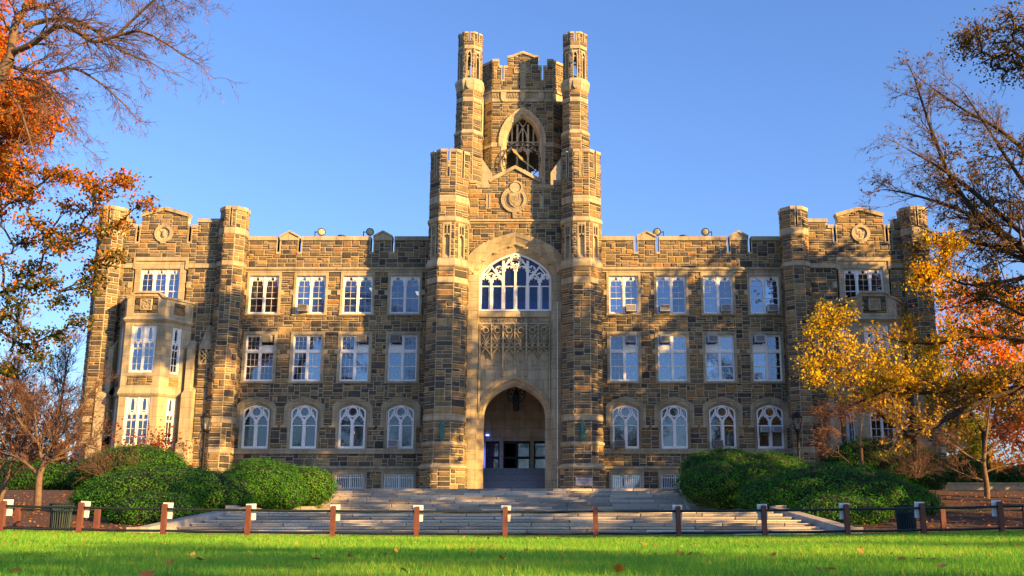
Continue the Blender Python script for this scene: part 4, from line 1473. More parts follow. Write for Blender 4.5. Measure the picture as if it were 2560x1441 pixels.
    def ring(a, b, z0, z1, e0, e1):
        mb = MB()
        vs = []
        for z, e in ((z0, e0), (z1, e1)):
            vs += [(cx - ro - e, y1 + .1, z), (cx - fo - e * .55, y0 - e, z), (cx + fo + e * .55, y0 - e, z), (cx + ro + e, y1 + .1, z)]
        return mb.add(vs, [(0, 1, 5, 4), (1, 2, 6, 5), (2, 3, 7, 6), (0, 3, 2, 1), (4, 5, 6, 7)])
    orl = part(ring(0, 0, 2.0, 4.4, .06, .06), 'oriel', 'trim')
    body = MB()
    for fr, hw, w in faces:
        spans = [(4.4, 5.05), (8.05, 9.5), (12.42, 12.75)]
        for a, b in spans:
            fr.box(body, -hw, hw, a, b, -.3, 0)
        for a, b in ((5.05, 8.05), (9.5, 12.42)):
            fr.box(body, -hw, -w, a, b, -.3, 0); fr.box(body, w, hw, a, b, -.3, 0)
        ashlar(fr, -w - .02, w + .02, 8.72, 9.3, mb=None)
        for a, b in ((5.05, 8.05), (9.5, 12.42)):
            f = MB()
            nl = 2 if w > .5 else 1
            lw = (2 * w - .1 * (nl + 1)) / nl
            for i in range(nl + 1):
                u = -w + i * (lw + .1)
                fr.box(f, u, u + .1, a, b, -.25, -.05)
            fr.box(f, -w + .1, w - .1, a, a + .09, -.25, -.06)
            fr.box(f, -w + .1, w - .1, b - .06, b, -.25, -.06)
            for i in range(nl):
                u = -w + .1 + i * (lw + .1)
                c = u + lw / 2
                fr.box(f, u, u + lw * .3, b - .98, b - .06, -.22, -.1); fr.box(f, u + lw * .7, u + lw, b - .98, b - .06, -.22, -.1)
                headplate(fr, f, c, lw * .2, b - .3, .24, -.22, -.1, 2, .3)
                headplate(fr, f, c, lw * .2, b - 1.0, .16, -.22, -.1, 2, .3)
                for q in (-1, 1):
                    headplate(fr, f, c + q * lw / 4, lw / 4, b - 1.32, .36, -.23, -.08, 3, .3)
                sash(fr, f, u, u + lw, a + .09, b - 1.0, None, 2, 4, bar=.024, st=.03)
                fr.box(f, u, u + lw, b - 1.43, b - 1.38, -.2, -.1)
            wo = part(f, 'window', 'white', orl)
            pane(fr, wo, -w + .05, w - .05, a, b, -.17)
    part(body, 'oriel_wall', 'trim', orl)
    part(ring(0, 0, 8.02, 8.2, .02, .14), 'oriel_string', 'trim', orl)
    part(ring(0, 0, 8.2, 8.55, .14, .02), 'oriel_string', 'trim', orl)
    part(ring(0, 0, 12.6, 12.78, .02, .2), 'oriel_cornice', 'trim', orl)
    part(ring(0, 0, 12.78, 12.95, .2, .04), 'oriel_cornice', 'trim', orl)
    pp = MB()
    for j, (fr, hw, w) in enumerate(faces):
        if j == 0:
            fr.poly(pp, [(-hw, 12.9), (hw, 12.9), (hw, 14.1), (hw - .14, 14.15), (hw - .3, 14.35), (hw - .42, 14.45), (-hw + .42, 14.45), (-hw + .3, 14.35), (-hw + .14, 14.15), (-hw, 14.1)], -.3, .03)
        else:
            fr.poly(pp, [(-hw, 12.9), (hw, 12.9), (hw, 14.1), (-hw, 14.1)], -.3, .03)
    part(pp, 'oriel_parapet', 'trim', orl)
    cp = MB()
    fr = faces[0][0]
    fr.ribbon(cp, [(-fo - .05, 14.14), (-fo + .14, 14.2), (-fo + .3, 14.4), (-fo + .44, 14.5), (fo - .44, 14.5), (fo - .3, 14.4), (fo - .14, 14.2), (fo + .05, 14.14)], .12, -.35, .12)
    for fr, hw, w in faces[1:]:
        fr.box(cp, -hw - .03, hw + .03, 14.1, 14.22, -.35, .118)
    part(cp, 'oriel_coping', 'trim', orl)
    f0 = faces[0][0]
    F5 = Frame(f0.p(0, 0, .03), 0)
    ashlar(F5, -.72, .72, 13.2, 14.25, [(-.38, .38, 13.35, 14.1)], mb=WALL, course=.2, cw=.16)
    for fr, hw, w in faces[1:]:
        F6 = Frame(fr.p(0, 0, .03), math.atan2(fr.U.y, fr.U.x))
        ashlar(F6, -.42, .42, 13.2, 13.95, mb=WALL)
    sq = MB()
    F5.ribbon(sq, [(-.33, 13.4), (.33, 13.4), (.33, 14.05), (-.33, 14.05), (-.33, 13.4)], .1, -.02, .09)
    F5.ribbon(sq, arc((0, 13.725), .26, 0, 360, 20)[:-1], .05, -.02, .07, closed=True)
    for k in range(3):
        F5.ribbon(sq, [(.05 * math.cos(R(120 * k)), 13.725 + .05 * math.sin(R(120 * k))), (.15 * math.cos(R(120 * k + 30)), 13.725 + .15 * math.sin(R(120 * k + 30))), (.24 * math.cos(R(120 * k + 95)), 13.725 + .24 * math.sin(R(120 * k + 95)))], .06, -.02, .06)
    part(sq, 'carved_square', 'trim', orl)
    room(cx - fo, cx + fo, 63.35, 64.7, 4.4, 12.7, 'dark')
    # ---- stepped buttresses and pierced squares beside the oriel
    for q in (-1, 1):
        b = MB()
        def wedge(a0, a1, z0, z1, yf, slope=.5):
            a0, a1 = sorted((cx + q * a0, cx + q * a1))
            b.box(a0, a1, yf, YP, z0, z1)
            b.add([(a0, yf, z1), (a1, yf, z1), (a1, YP, z1 + slope), (a0, YP, z1 + slope), (a0, YP, z1), (a1, YP, z1)], [(0, 1, 2, 3), (1, 5, 2), (0, 3, 4)])
        wedge(2.3, 3.1, 2.2, 5.2, 63.5, .6)
        wedge(2.3, 2.95, 5.2, 8.3, 63.8, .6)
        wedge(2.3, 2.7, 8.3, 11.2, 64.2, .6)
        part(b, 'buttress', 'trim')
        ex = 3.45 if (xi - cx) * q > 0 else 3.1
        c = cx + q * ex
        Fq = Frame((c, 64.42, 0))
        ashlar(Fq, -.45, .45, 2.2, 10.2, mb=WALL)
        k = MB()
        k.box(c - .45, c + .45, 64.43, YP, 2.2, 10.2)
        part(k, 'buttress', 'mortar')
        k = MB()
        Fq.ribbon(k, [(-.42, 10.25), (.42, 10.25), (.42, 11.2), (-.42, 11.2), (-.42, 10.25)], .1, -.36, .06)
        for r, cc in ((.36, (-.37, 10.3)), (.36, (.37, 10.3)), (.36, (-.37, 11.15)), (.36, (.37, 11.15))):
            a0 = {(-.37, 10.3): 0, (.37, 10.3): 90, (.37, 11.15): 180, (-.37, 11.15): 270}[cc]
            Fq.ribbon(k, arc(cc, .42, a0, a0 + 90, 8), .06, -.3, .03)
        Fq.ribbon(k, [(-.38, 10.3), (.38, 11.15)], .05, -.3, .02); Fq.ribbon(k, [(-.38, 11.15), (.38, 10.3)], .05, -.3, .025)
        Fq.box(k, -.4, .4, 10.27, 11.18, -.36, -.2)
        k.add([Fq.p(-.48, 11.25, .07), Fq.p(.48, 11.25, .07), Fq.p(.15, 12.7, -.35), Fq.p(-.15, 12.7, -.35), Fq.p(-.48, 11.25, -.38), Fq.p(.48, 11.25, -.38)], [(0, 1, 2, 3), (1, 5, 2), (0, 3, 4)])
        part(k, 'pierced_square', 'trim')

pavilion(-22.75, -18.22, -26.05, 'bust')
pavilion(22.3, 17.98, 25.7, 'eagle')

# ------------------------------------------------------------------ place the stones
wall = part(WALL, 'wall', 'mortar')
geo = [(g, (s[2] - s[1]) * (s[4] - s[3])) for s in STONES for g in [stone_geo(s)] if g]
order = sorted(range(len(geo)), key=lambda i: -geo[i][1])
single = set(order[:300])
rest = MB()
for i, ((vs, fs, t), a) in enumerate(geo):
    if i in single:
        MB().add(vs, fs, t).build('stone', 'stone', wall, tint=True)
    else:
        rest.add(vs, fs, t)
part(rest, 'stonework', 'stone', kind='stuff', tint=True)
print('stones', len(geo))

# ================================================================== ground
M['soil'] = mat('mulch_soil', (.075, .045, .03), .95, .4, 4, .03, 30, stain=((.17, .08, .03), 9, .6))
M['lawn'] = mat('lawn_soil', (.04, .085, .015), .95, .35, 3)
M['asphalt'] = mat('path_asphalt', (.085, .08, .075), .9, .2, 8, .004, 60)
M['concrete'] = mat('cast_stone', (.36, .34, .30), .9, .2, 3, .006, 40, stain=((.2, .19, .16), 1.3, .6), streak=.3)
M['paving'] = mat('terrace_paving', (.32, .31, .30), .85, .2, 2, .004, 40)

def zl(x, y):
    return min(.3, .00077 * (x - 1.5) ** 2) * max(0, min(1, y / 28))
def zg(x, y):
    if y < 34.5: return zl(x, y)
    e = min(1, max(0, (y - 35) / 20.5))
    b = zl(x, 30) * (1 - e) + 2.25 * e
    if y > 57: return 2.15
    if -10.4 < x < 11.6 and y < 56.5: b = -.25
    return b
def sheet(name, xs, ys, f, m, dz=0.0):
    xs, ys = np.array(xs), np.array(ys)
    co = np.array([(x, y, f(x, y) + dz) for y in ys for x in xs])
    nx = len(xs)
    fa = [(j * nx + i, j * nx + i + 1, (j + 1) * nx + i + 1, (j + 1) * nx + i) for j in range(len(ys) - 1) for i in range(nx - 1)]
    return tag(obj_from(name, fast_mesh(name, co, fa), m), kind='structure')
GX = [-600, -300, -150, -90, -60, -48] + list(np.arange(-40, 40.1, 1.0)) + [48, 60, 90, 150, 300, 600]
sheet('ground', GX, [-200, -60, -20] + list(np.arange(0, 60.1, 1.0)) + [70, 90, 140, 300, 900], zg, 'soil', -.03)
sheet('lawn', GX, [-150, -60, -20] + list(np.arange(0, 32.1, 2.0)), zl, 'lawn')
sheet('path', [-60, -40, -30, -20, -12, -4, 4, 12, 20, 30, 40, 60], [32.0, 33, 34, 35.6], lambda x, y: zl(x, 30), 'asphalt', .004)
sheet('terrace', [-9.4, -5, 0, 5, 9.4], [54.0, 58, 62, 66.2], lambda x, y: 2.2, 'paving')

# ------------------------------------------------------------------ granite stairs
stairs = thing('granite_stairs', 'broad grey granite stairs rising from the lawn path to the terrace', 'stairs', (.7, 35.5, 0))
stairs['kind'] = 'structure'
del stairs['category']
def bevel_box_mesh(name, tint):
    b = .012
    mb = MB()
    ring0 = [(-.5, -.5), (.5, -.5), (.5, .5), (-.5, .5)]
    vs = [(x, -.41 if y < 0 else y, -.5) for x, y in ring0] + [(x, -.41 if y < 0 else y, .12) for x, y in ring0] + [(x, y, .14) for x, y in ring0] + [(x * .998, y, .5) for x, y in ring0]
    mb.add(vs, [(r * 4 + i, r * 4 + (i + 1) % 4, r * 4 + 4 + (i + 1) % 4, r * 4 + 4 + i) for r in range(3) for i in range(4)] + [(12, 13, 14, 15)], tint)
    me = bpy.data.meshes.new(name)
    me.from_pydata(mb.v, [], mb.f)
    a = me.attributes.new('tint', 'FLOAT', 'FACE')
    a.data.foreach_set('value', mb.t)
    me.materials.append(M['granite'])
    return me
SB = [bevel_box_mesh('step_block', t) for t in (.05, .25, .4, .55, .7, .95)]
def step_row(xa, xb, y, z0, z1, depth, off):
    x = xa
    first = True
    while x < xb - .01:
        L = 2.15 * U(.92, 1.08) * (off if first else 1)
        first = False
        e = min(xb, x + L)
        if xb - e < .5: e = xb
        o = bpy.data.objects.new('step_block', rnd.choice(SB))
        put(o, stairs)
        o.location = Vector(((x + e) / 2, y + depth / 2 + U(-.006, .006), (z0 + z1) / 2 + .013)) - ORG[stairs.name]
        o.scale = (e - x - .04, depth, z1 - z0 - .026)
        x = e
for i in range(8):
    f = i / 7
    step_row(-10.9 + 2.1 * f, 12.1 - 1.6 * f, 35.5 + i * .43, i * .112, (i + 1) * .112, .62, .45 if i % 2 else 1)
for i in range(11):
    step_row(-8.75, 8.8, 50 + i * .37, .896 + i * .1187, .896 + (i + 1) * .1187, .55, .55 if i % 2 else 1)
lb = MB().box(-8.9, 10.4, 38.9, 50.2, -.2, .86, .5)
lb.box(-8.7, 8.75, 53.9, 54.2, 0, 2.1, .5)
lb.build('landing', 'granite', stairs, tint=True)
for s in (-1, 1):
    b = MB()
    x0, x1 = (8.8, 9.35) if s > 0 else (-9.3, -8.75)
    vs = [(x, y, z) for x in (x0, x1) for y, z in ((49.5, 0), (49.5, 1.25), (50.3, 1.3), (54.3, 2.45), (56, 2.45), (56, 0))]
    n = 6
    b.add(vs, [tuple(range(n)), tuple(range(n, 2 * n))[::-1]] + [(i, (i + 1) % n, n + (i + 1) % n, n + i) for i in range(n)])
    b.build('cheek_wall', 'concrete', stairs)
    # low curved wall round the landing, then the sloped kerb of the lower flight
    pts = [(9.35, 49.6), (9.9, 49.5), (10.5, 49.2), (10.9, 48.4), (11.0, 46), (11.0, 42), (10.9, 39.2)] if s > 0 else [(-9.3, 49.6), (-9.9, 49.4), (-10.4, 48.8), (-10.6, 47), (-10.2, 43), (-9.4, 39.2)]
    hts = [1.25, 1.3, 1.2, 1.12, 1.12, 1.12, 1.1] if s > 0 else [1.25, 1.25, 1.15, 1.12, 1.12, 1.1]
    b = MB()
    vs = []
    for (x, y), h in zip(pts, hts):
        vs += [(x - .2, y, 0), (x + .2, y, 0), (x + .2, y, h), (x - .2, y, h)]
    m = len(pts)
    b.add(vs, [(4 * i + j, 4 * i + (j + 1) % 4, 4 * i + 4 + (j + 1) % 4, 4 * i + 4 + j) for i in range(m - 1) for j in range(4)] + [(0, 1, 2, 3), (4 * m - 4, 4 * m - 3, 4 * m - 2, 4 * m - 1)])
    b.build('landing_wall', 'concrete', stairs)
    b = MB()
    xa, xb = (10.5, 12.1) if s > 0 else (-8.8, -10.9)
    vs = []
    for x, y, h in ((xa, 39.2, 1.05), (xb, 35.4, .32), (xb + s * .1, 34.9, .32)):
        vs += [(x, y, -.1), (x + s * .45, y, -.1), (x + s * .45, y, h), (x, y, h)]
    b.add(vs, [(4 * i + j, 4 * i + (j + 1) % 4, 4 * i + 4 + (j + 1) % 4, 4 * i + 4 + j) for i in range(2) for j in range(4)] + [(0, 1, 2, 3), (8, 9, 10, 11)])
    b.build('stair_kerb', 'concrete', stairs)

# low retaining wall right of the hall
rw = thing('retaining_wall', 'low grey stone wall with pale coping behind the right bank', 'wall', (29, 59.5, 2.1))
MB().box(24.2, 40, 59.3, 59.6, 1.9, 2.62).build('wall_body', 'mortar', rw)
MB().box(24.1, 40.1, 59.2, 59.7, 2.62, 2.74).build('coping', 'trim', rw)

# ================================================================== fence
M['rust'] = mat('weathered_post', (.15, .055, .038), .75, .25, 6, .004, 50, stain=((.09, .06, .05), 5, .6))
M['rail'] = mat('dark_rail', (.022, .03, .028), .5, .3, 6, metal=.2)
M['placard'] = mat('white_placard', (.72, .73, .74), .6, .05, 4)
fence = thing('post_and_rail_fence', 'long two rail fence of reddish brown posts along the lawn edge', 'fence', (1, 30, 0))
FX = [-15.3, -13.0, -10.8, -8.44, -6.07, -3.68, -1.32, 1.17, 3.71, 6.04, 8.46, 10.79, 12.93, 15.13, 17.4]
def post_mesh(mb, x, y, z0, z1, w):
    h = w / 2
    mb.lathe((x, y, 0), [(h * 1.414, z0 - .2), (h * 1.414, z1 - .035), (h * 1.2, z1 - .01), (h * .9, z1)], 4, ang=PI / 4)
for x in FX:
    b = MB()
    post_mesh(b, x, 30, zl(x, 30), zl(x, 30) + .89, .135)
    b.build('post', 'rust', fence)
for h in (.75, .15):
    for a, b_ in zip(FX[:-1], FX[1:]):
        MB().tube([(a + .05, 30.0, zl(a, 30) + h), ((a + b_) / 2, 30.0, zl((a + b_) / 2, 30) + h - .012), (b_ - .05, 30.0, zl(b_, 30) + h)], .034, n=8).build('rail', 'rail', fence)
order_w = ['first', 'second', 'third', 'fourth', 'fifth', 'sixth', 'seventh', 'eighth', 'ninth', 'tenth', 'eleventh', 'twelfth', 'thirteenth']
for i, x in enumerate(FX[1:14]):
    if i == 7: continue
    off = .075 - .011 * i
    z = zl(x, 30)
    b = MB().box(-.14, .14, -.006, .006, -.225, .225)
    o = b.build('placard', 'placard')
    o.location = (x + off, 30.09, z + .70)
    o.rotation_euler = (R(U(-2, 2)), R(U(-3, 3)), R(U(-6, 6)))
    tag(o, 'plain white placard behind the ' + order_w[i] + ' fence post from the left', 'placard', 'white placards on the fence posts')

def rear_fence(name, label, xs, y):
    t = thing(name, label, 'fence', (xs[0], y, 0))
    for x in xs:
        b = MB()
        post_mesh(b, x, y, zl(x, 30) - .1, zl(x, 30) + .78, .15)
        b.build('post', 'rust', t)
    for h in (.68, .12):
        for a, b_ in zip(xs[:-1], xs[1:]):
            MB().tube([(a, y, zl(a, 30) + h), (b_, y, zl(b_, 30) + h)], .028, n=8).build('rail', 'rail', t)
rear_fence('rear_fence', 'short rear rail fence ending beside the left litter bin', [-20, -17.2, -14.6, -12.05], 34.0)
rear_fence('rear_fence', 'short rear rail fence starting beside the right litter bin', [14.95, 17.6, 20.3, 23], 34.0)

# ------------------------------------------------------------------ litter bins
M['bin'] = mat('teal_bin_paint', (.011, .034, .04), .55, .25, 9, metal=.2)
def bin_(x, y, label):
    z = zl(x, 30)
    t = thing('litter_bin', label, 'litter bin', (x, y, z), 'slatted litter bins')
    b = MB()
    for k in range(26):
        a = 2 * PI * k / 26
        c, s = math.cos(a), math.sin(a)
        b.tube([(x + r * c, y + r * s, z + h) for r, h in ((.27, .03), (.285, .55), (.30, .66), (.345, .86))], .018, n=4)
    b.build('slats', 'bin', t, kind='stuff')
    MB().lathe((x, y, z), [(.25, 0.0), (.25, .6), (.22, .62)], 20).build('liner', 'iron', t)
    for r, h in ((.29, .06), (.305, .64), (.36, .86)):
        b = MB()
        b.tube([(x + r * math.cos(2 * PI * k / 20), y + r * math.sin(2 * PI * k / 20), z + h) for k in range(21)], .022, n=5, cap=False)
        b.build('rim', 'bin', t)
bin_(-12.75, 33.0, 'dark teal slatted litter bin on the left by the mulch bank')
bin_(13.45, 33.0, 'dark teal slatted litter bin on the right near the stair end')

# ------------------------------------------------------------------ lamp posts
M['lampglass'] = glass_mat('lamp_glass', (.9, .92, .95), .14, (.22, .22, .22))
M['bulb'] = mat('frosted_bulb', (.8, .82, .8), .4)
def lamp_post(x, y, z0, label):
    t = thing('lamp_post', label, 'lamp post', (x, y, z0), 'black lantern lamp posts')
    MB().lathe((x, y, 0), [(.17, z0 - .2), (.17, z0 + .25), (.11, z0 + .4), (.085, z0 + .6), (.07, 5.1), (.1, 5.14), (.1, 5.22), (.06, 5.26)], 12).build('pole', 'iron', t)
    h = MB()
    h.lathe((x, y, 0), [(.07, 5.24), (.14, 5.32), (.15, 5.4), (.1, 5.42)], 12)
    ln = h.build('lantern', 'iron', t)
    h = MB()
    for k in range(6):
        a = PI / 6 + k * PI / 3
        c, s = math.cos(a), math.sin(a)
        h.tube([(x + r * c, y + r * s, z) for r, z in ((.13, 5.38), (.2, 5.6), (.26, 5.85), (.285, 6.03))], .014, n=4)
        c2, s2 = math.cos(a + PI / 6), math.sin(a + PI / 6)
        h.tube([(x + r * c2, y + r * s2, z) for r, z in ((.12, 5.5), (.19, 5.75), (.225, 6.03))], .008, n=4)
    h.build('lantern_ribs', 'iron', ln, kind='stuff')
    MB().lathe((x, y, 0), [(.3, 6.02), (.31, 6.07), (.25, 6.1), (.2, 6.13), (.17, 6.24), (.13, 6.27), (.05, 6.31), (.025, 6.36), (.035, 6.4), (.01, 6.46)], 12).build('lantern_cap', 'iron', ln)
    MB().lathe((x, y, 0), [(.12, 5.4), (.19, 5.62), (.245, 5.86), (.27, 6.02)], 12).build('lantern_glass', 'lampglass', ln)
    MB().lathe((x, y, 0), [(.03, 5.42), (.05, 5.5), (.06, 5.6), (.05, 5.68), (.02, 5.74)], 10).build('bulb', 'bulb', ln)
lamp_post(-16.2, 56, 2.2, 'black lantern lamp post before the sunlit left oriel')
lamp_post(15.54, 56, 2.2, 'black lantern lamp post beside the yellow tree on the right')

# ------------------------------------------------------------------ roof floodlights and vents
M['galv'] = mat('galvanised_steel', (.25, .26, .27), .5, .25, 12, metal=.6)
M['lens'] = mat('flood_lens', (.4, .38, .22), .25, .2, 14)
def floodlight(x, side, label):
    t = thing('floodlight', label, 'floodlight', (x, 66.4, 18.9), 'floodlights on the parapet')
    px = x - side * .42
    b = MB()
    b.tube([(px, 66.4, 18.4), (px, 66.4, 19.42)], .035, n=6)
    b.build('pole', 'iron', t)
    b = MB().tube([(px, 66.4, 19.36), (x - side * .2, 66.38, 19.36)], .03, n=6)
    b.build('arm', 'iron', t)
    d = Vector((side * .35, -1, .05)).normalized()
    c = Vector((x, 66.4, 19.36))
    m = Matrix.Translation(c) @ d.to_track_quat('Z', 'Y').to_matrix().to_4x4()
    b = MB().lathe((0, 0, 0), [(.05, -.3), (.14, -.24), (.25, -.05), (.27, .06), (.24, .06)], 18)
    b.v = [tuple(m @ Vector(v)) for v in b.v]
    hz = b.build('housing', 'iron', t)
    b = MB().lathe((0, 0, 0), [(.235, .03), (.2, .075), (.1, .1), (.02, .105)], 18)
    b.v = [tuple(m @ Vector(v)) for v in b.v]
    b.build('lens', 'lens', hz)
floodlight(-12.96, 1, 'round floodlight on the left roof, left of the pair')
floodlight(-9.74, 1, 'round floodlight on the left roof, nearest the central pier')
floodlight(9.3, -1, 'round floodlight on the right roof, nearest the central pier')
floodlight(12.5, -1, 'round floodlight on the right roof, right of the pair')
for x, lab in ((-11.72, 'short black topped roof vent between the left floodlights'), (11.08, 'short black topped roof vent between the right floodlights')):
    t = thing('roof_vent', lab, 'vent', (x, 66.9, 18.8), 'roof vents')
    MB().lathe((x, 66.9, 0), [(.2, 18.5), (.2, 19.1)], 14).build('pipe', 'trim', t)
    MB().lathe((x, 66.9, 0), [(.27, 19.1), (.27, 19.24), (.2, 19.27)], 14).build('cap', 'iron', t)

# ------------------------------------------------------------------ window air conditioners
M['acbody'] = mat('ac_casing', (.28, .27, .24), .6, .15, 10)
M['acwhite'] = mat('ac_white_casing', (.6, .62, .64), .5, .08, 10)
M['acgrille'] = mat('ac_grille', (.10, .10, .10), .7, .2, 14)
def ac(x, z, label, w=.62, h=.44, out=.42, body='acbody', rot=0):
    t = thing('air_conditioner', label, 'air conditioner', (x, YW, z), 'window air conditioners')
    b = MB().box(x - w / 2, x + w / 2, YW - out, YW + .12, z, z + h)
    cs = b.build('casing', body, t)
    g = MB().box(x - w / 2 + .04, x + w / 2 - .04, YW - out - .012, YW - out - .002, z + .04, z + h - .04)
    g.build('grille', 'acgrille', cs)
    s = MB()
    for k in range(5):
        q = z + .08 + k * (h - .16) / 4
        s.box(x - w / 2 + .05, x + w / 2 - .05, YW - out - .026, YW - out - .014, q - .008, q + .008)
    s.build('louvres', body, cs, kind='stuff')
    for q in (-1, 1):
        MB().tube([(x + q * (w / 2 - .06), YW - out + .05, z - .01), (x + q * (w / 2 - .06), YW - .1, z - .22)], .012, n=4).build('bracket', 'iron', t)
q = .45
for x, z, lab in (
    (-13.75, 13.86, 'grey air conditioner in the second top floor window of the left wing'),
    (-16.42 + q, 11.86, 'brownish air conditioner high in the leftmost middle floor window'),
    (-10.32 + q, 11.86, 'grey air conditioner high in the third middle floor window from the left'),
    (-7.25 - q, 11.86, 'grilled air conditioner in the middle floor window left of the tower'),
    (7.0 + q, 13.86, 'air conditioner in the top floor window right of the tower'),
    (10.08 - q, 13.86, 'air conditioner in the second top floor window right of the tower'),
    (13.13 + q, 13.86, 'air conditioner in the third top floor window right of the tower'),
    (16.15 + q, 13.86, 'air conditioner in the rightmost top floor window of the right wing'),
    (6.98 + q, 11.86, 'air conditioner high in the middle floor window right of the tower'),
    (10.06 - q, 11.86, 'air conditioner high in the second middle floor window right of the tower'),
    (13.11 - q, 11.86, 'air conditioner high in the third middle floor window right of the tower'),
    (16.13 - q, 11.86, 'air conditioner high in the rightmost middle floor window'),
    (-7.65, 5.2, 'small framed air conditioner in the arched window left of the entrance'),
    (6.62, 5.16, 'air conditioner at the foot of the first arched window right of the entrance'),
    (12.75, 5.16, 'air conditioner at the foot of the third arched window right of the entrance')):
    ac(x, z, lab, body='acwhite' if x > 5 and z > 10 or x == -7.65 else 'acbody', out=.2 if x == -7.65 else .42)
ac(15.78, 6.12, 'white air conditioner halfway up the rightmost arched window, left light', .56, .36, .4, 'acwhite')
ac(16.52, 6.12, 'white air conditioner halfway up the rightmost arched window, right light', .56, .36, .4, 'acwhite')

# ================================================================== vegetation
def leafmat(name, stops, trans=.35, noise=.15):
    return tint_mat(name, stops, rough=.7, noise=noise, nscale=3, trans=trans, spec=.08)
M['orange'] = leafmat('maple_leaves', [(0, (.17, .16, .025)), (.2, (.34, .20, .02)), (.35, (.55, .19, .012)), (.7, (.66, .17, .012)), (1, (.50, .09, .012))])
M['maple2'] = leafmat('shaded_turning_maple_leaves', [(0, (.06, .08, .015)), (.3, (.13, .12, .018)), (.5, (.38, .17, .014)), (.8, (.62, .18, .012)), (1, (.34, .07, .012))])  # dark olive end of the ramp paints the crown's shaded underside
M['yellow'] = leafmat('yellow_leaves', [(0, (.5, .45, .02)), (.3, (.85, .62, .02)), (.8, (.97, .70, .025)), (1, (.78, .34, .015))], trans=.45)
M['ochre'] = leafmat('ochre_leaves', [(0, (.24, .22, .02)), (.4, (.56, .38, .018)), (.8, (.72, .42, .018)), (1, (.45, .2, .02))])
M['russet'] = leafmat('russet_leaves', [(0, (.13, .07, .04)), (.5, (.22, .09, .05)), (1, (.32, .13, .05))])
M['red'] = leafmat('crimson_leaves', [(0, (.12, .02, .018)), (.6, (.27, .03, .022)), (1, (.42, .09, .03))])
M['redtree'] = leafmat('red_orange_leaves', [(0, (.6, .15, .004)), (.5, (.85, .28, .006)), (1, (.9, .46, .01))])
M['lime'] = leafmat('lime_leaves', [(0, (.17, .24, .02)), (.6, (.34, .36, .02)), (1, (.5, .42, .02))])
M['olive'] = leafmat('olive_leaves', [(0, (.07, .075, .02)), (.5, (.16, .12, .02)), (.8, (.30, .15, .02)), (1, (.4, .16, .02))])
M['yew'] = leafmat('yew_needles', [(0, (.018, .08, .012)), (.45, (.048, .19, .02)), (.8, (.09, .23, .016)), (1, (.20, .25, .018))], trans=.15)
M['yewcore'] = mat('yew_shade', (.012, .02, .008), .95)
M['bark'] = mat('tan_bark', (.15, .105, .07), .95, .35, 7, .02, 40)
M['barkdark'] = mat('dark_bark', (.055, .042, .036), .95, .35, 7, .02, 40)
M['twig'] = mat('brown_twigs', (.15, .095, .075), .9)
M['twigdark'] = mat('dark_twigs', (.12, .085, .065), .9)

def tubes(lst, n=4):
    """lst of (pts(K,3), r0, r1) with one K -> vertex and face arrays"""
    P_ = np.array([l[0] for l in lst], float)
    B, K, _ = P_.shape
    rr = np.array([[l[1] + (l[2] - l[1]) * k / (K - 1) for k in range(K)] for l in lst])
    Tn = np.gradient(P_, axis=1)
    Tn /= np.linalg.norm(Tn, axis=2, keepdims=True) + 1e-9
    ref = np.where(np.abs(Tn[..., 2:3]) > .9, np.array([1., 0, 0]), np.array([0, 0, 1.]))
    A = np.cross(Tn, ref)
    A /= np.linalg.norm(A, axis=2, keepdims=True) + 1e-9
    Bn = np.cross(Tn, A)
    ang = 2 * PI * np.arange(n) / n
    V = P_[:, :, None, :] + rr[:, :, None, None] * (A[:, :, None, :] * np.cos(ang)[None, None, :, None] + Bn[:, :, None, :] * np.sin(ang)[None, None, :, None])
    V = V.reshape(-1, 3)
    base = (np.arange(B) * K * n)[:, None, None]
    k = np.arange(K - 1)[None, :, None] * n
    j = np.arange(n)[None, None, :]
    j2 = (j + 1) % n
    F = np.stack([base + k + j, base + k + j2, base + k + n + j2, base + k + n + j], -1).reshape(-1, 4)
    return V, F

def tube_obj(name, groups, m, parent, kind=None):
    vs, fs, off = [], [], 0
    for lst, n in groups:
        byk = {}
        for l in lst: byk.setdefault(len(l[0]), []).append(l)
        for l in byk.values():
            v, f = tubes(l, n)
            vs.append(v); fs.append(f + off); off += len(v)
    if not vs: return None
    co = np.concatenate(vs) - np.array(org(parent))
    return obj_from(name, fast_mesh(name, co, np.concatenate(fs), smooth=True), m, parent, kind)

def leaves_obj(name, pos, size, m, parent, tint=None, flat=0.0, up=None, kind='stuff', aspect=.62):
    pos = np.asarray(pos, float)
    N = len(pos)
    a = rng.normal(size=(N, 3)); a[:, 2] -= .25
    if up is not None: a = a * .6 + up * .0
    a /= np.linalg.norm(a, axis=1, keepdims=True)
    b = rng.normal(size=(N, 3))
    if up is not None:                      # lie roughly on a surface with normal up
        a -= up * (a * up).sum(1, keepdims=True) * .75
        a /= np.linalg.norm(a, axis=1, keepdims=True) + 1e-9
        b = np.cross(up, a) + rng.normal(size=(N, 3)) * .35
    b -= a * (a * b).sum(1, keepdims=True)
    b /= np.linalg.norm(b, axis=1, keepdims=True) + 1e-9
    s = size * rng.uniform(.6, 1.25, (N, 1))
    V = np.stack([pos - a * s * .5, pos + b * s * aspect * .5 - a * s * .05, pos + a * s * .5, pos - b * s * aspect * .5 - a * s * .05], 1).reshape(-1, 3)
    F = np.arange(N * 4).reshape(N, 4)
    t = rng.random(N) if tint is None else tint
    return obj_from(name, fast_mesh(name, V - np.array(org(parent)), F, np.clip(t, 0, 1)), m, parent, kind)

def nv(v):
    return v / (np.linalg.norm(v) + 1e-9)

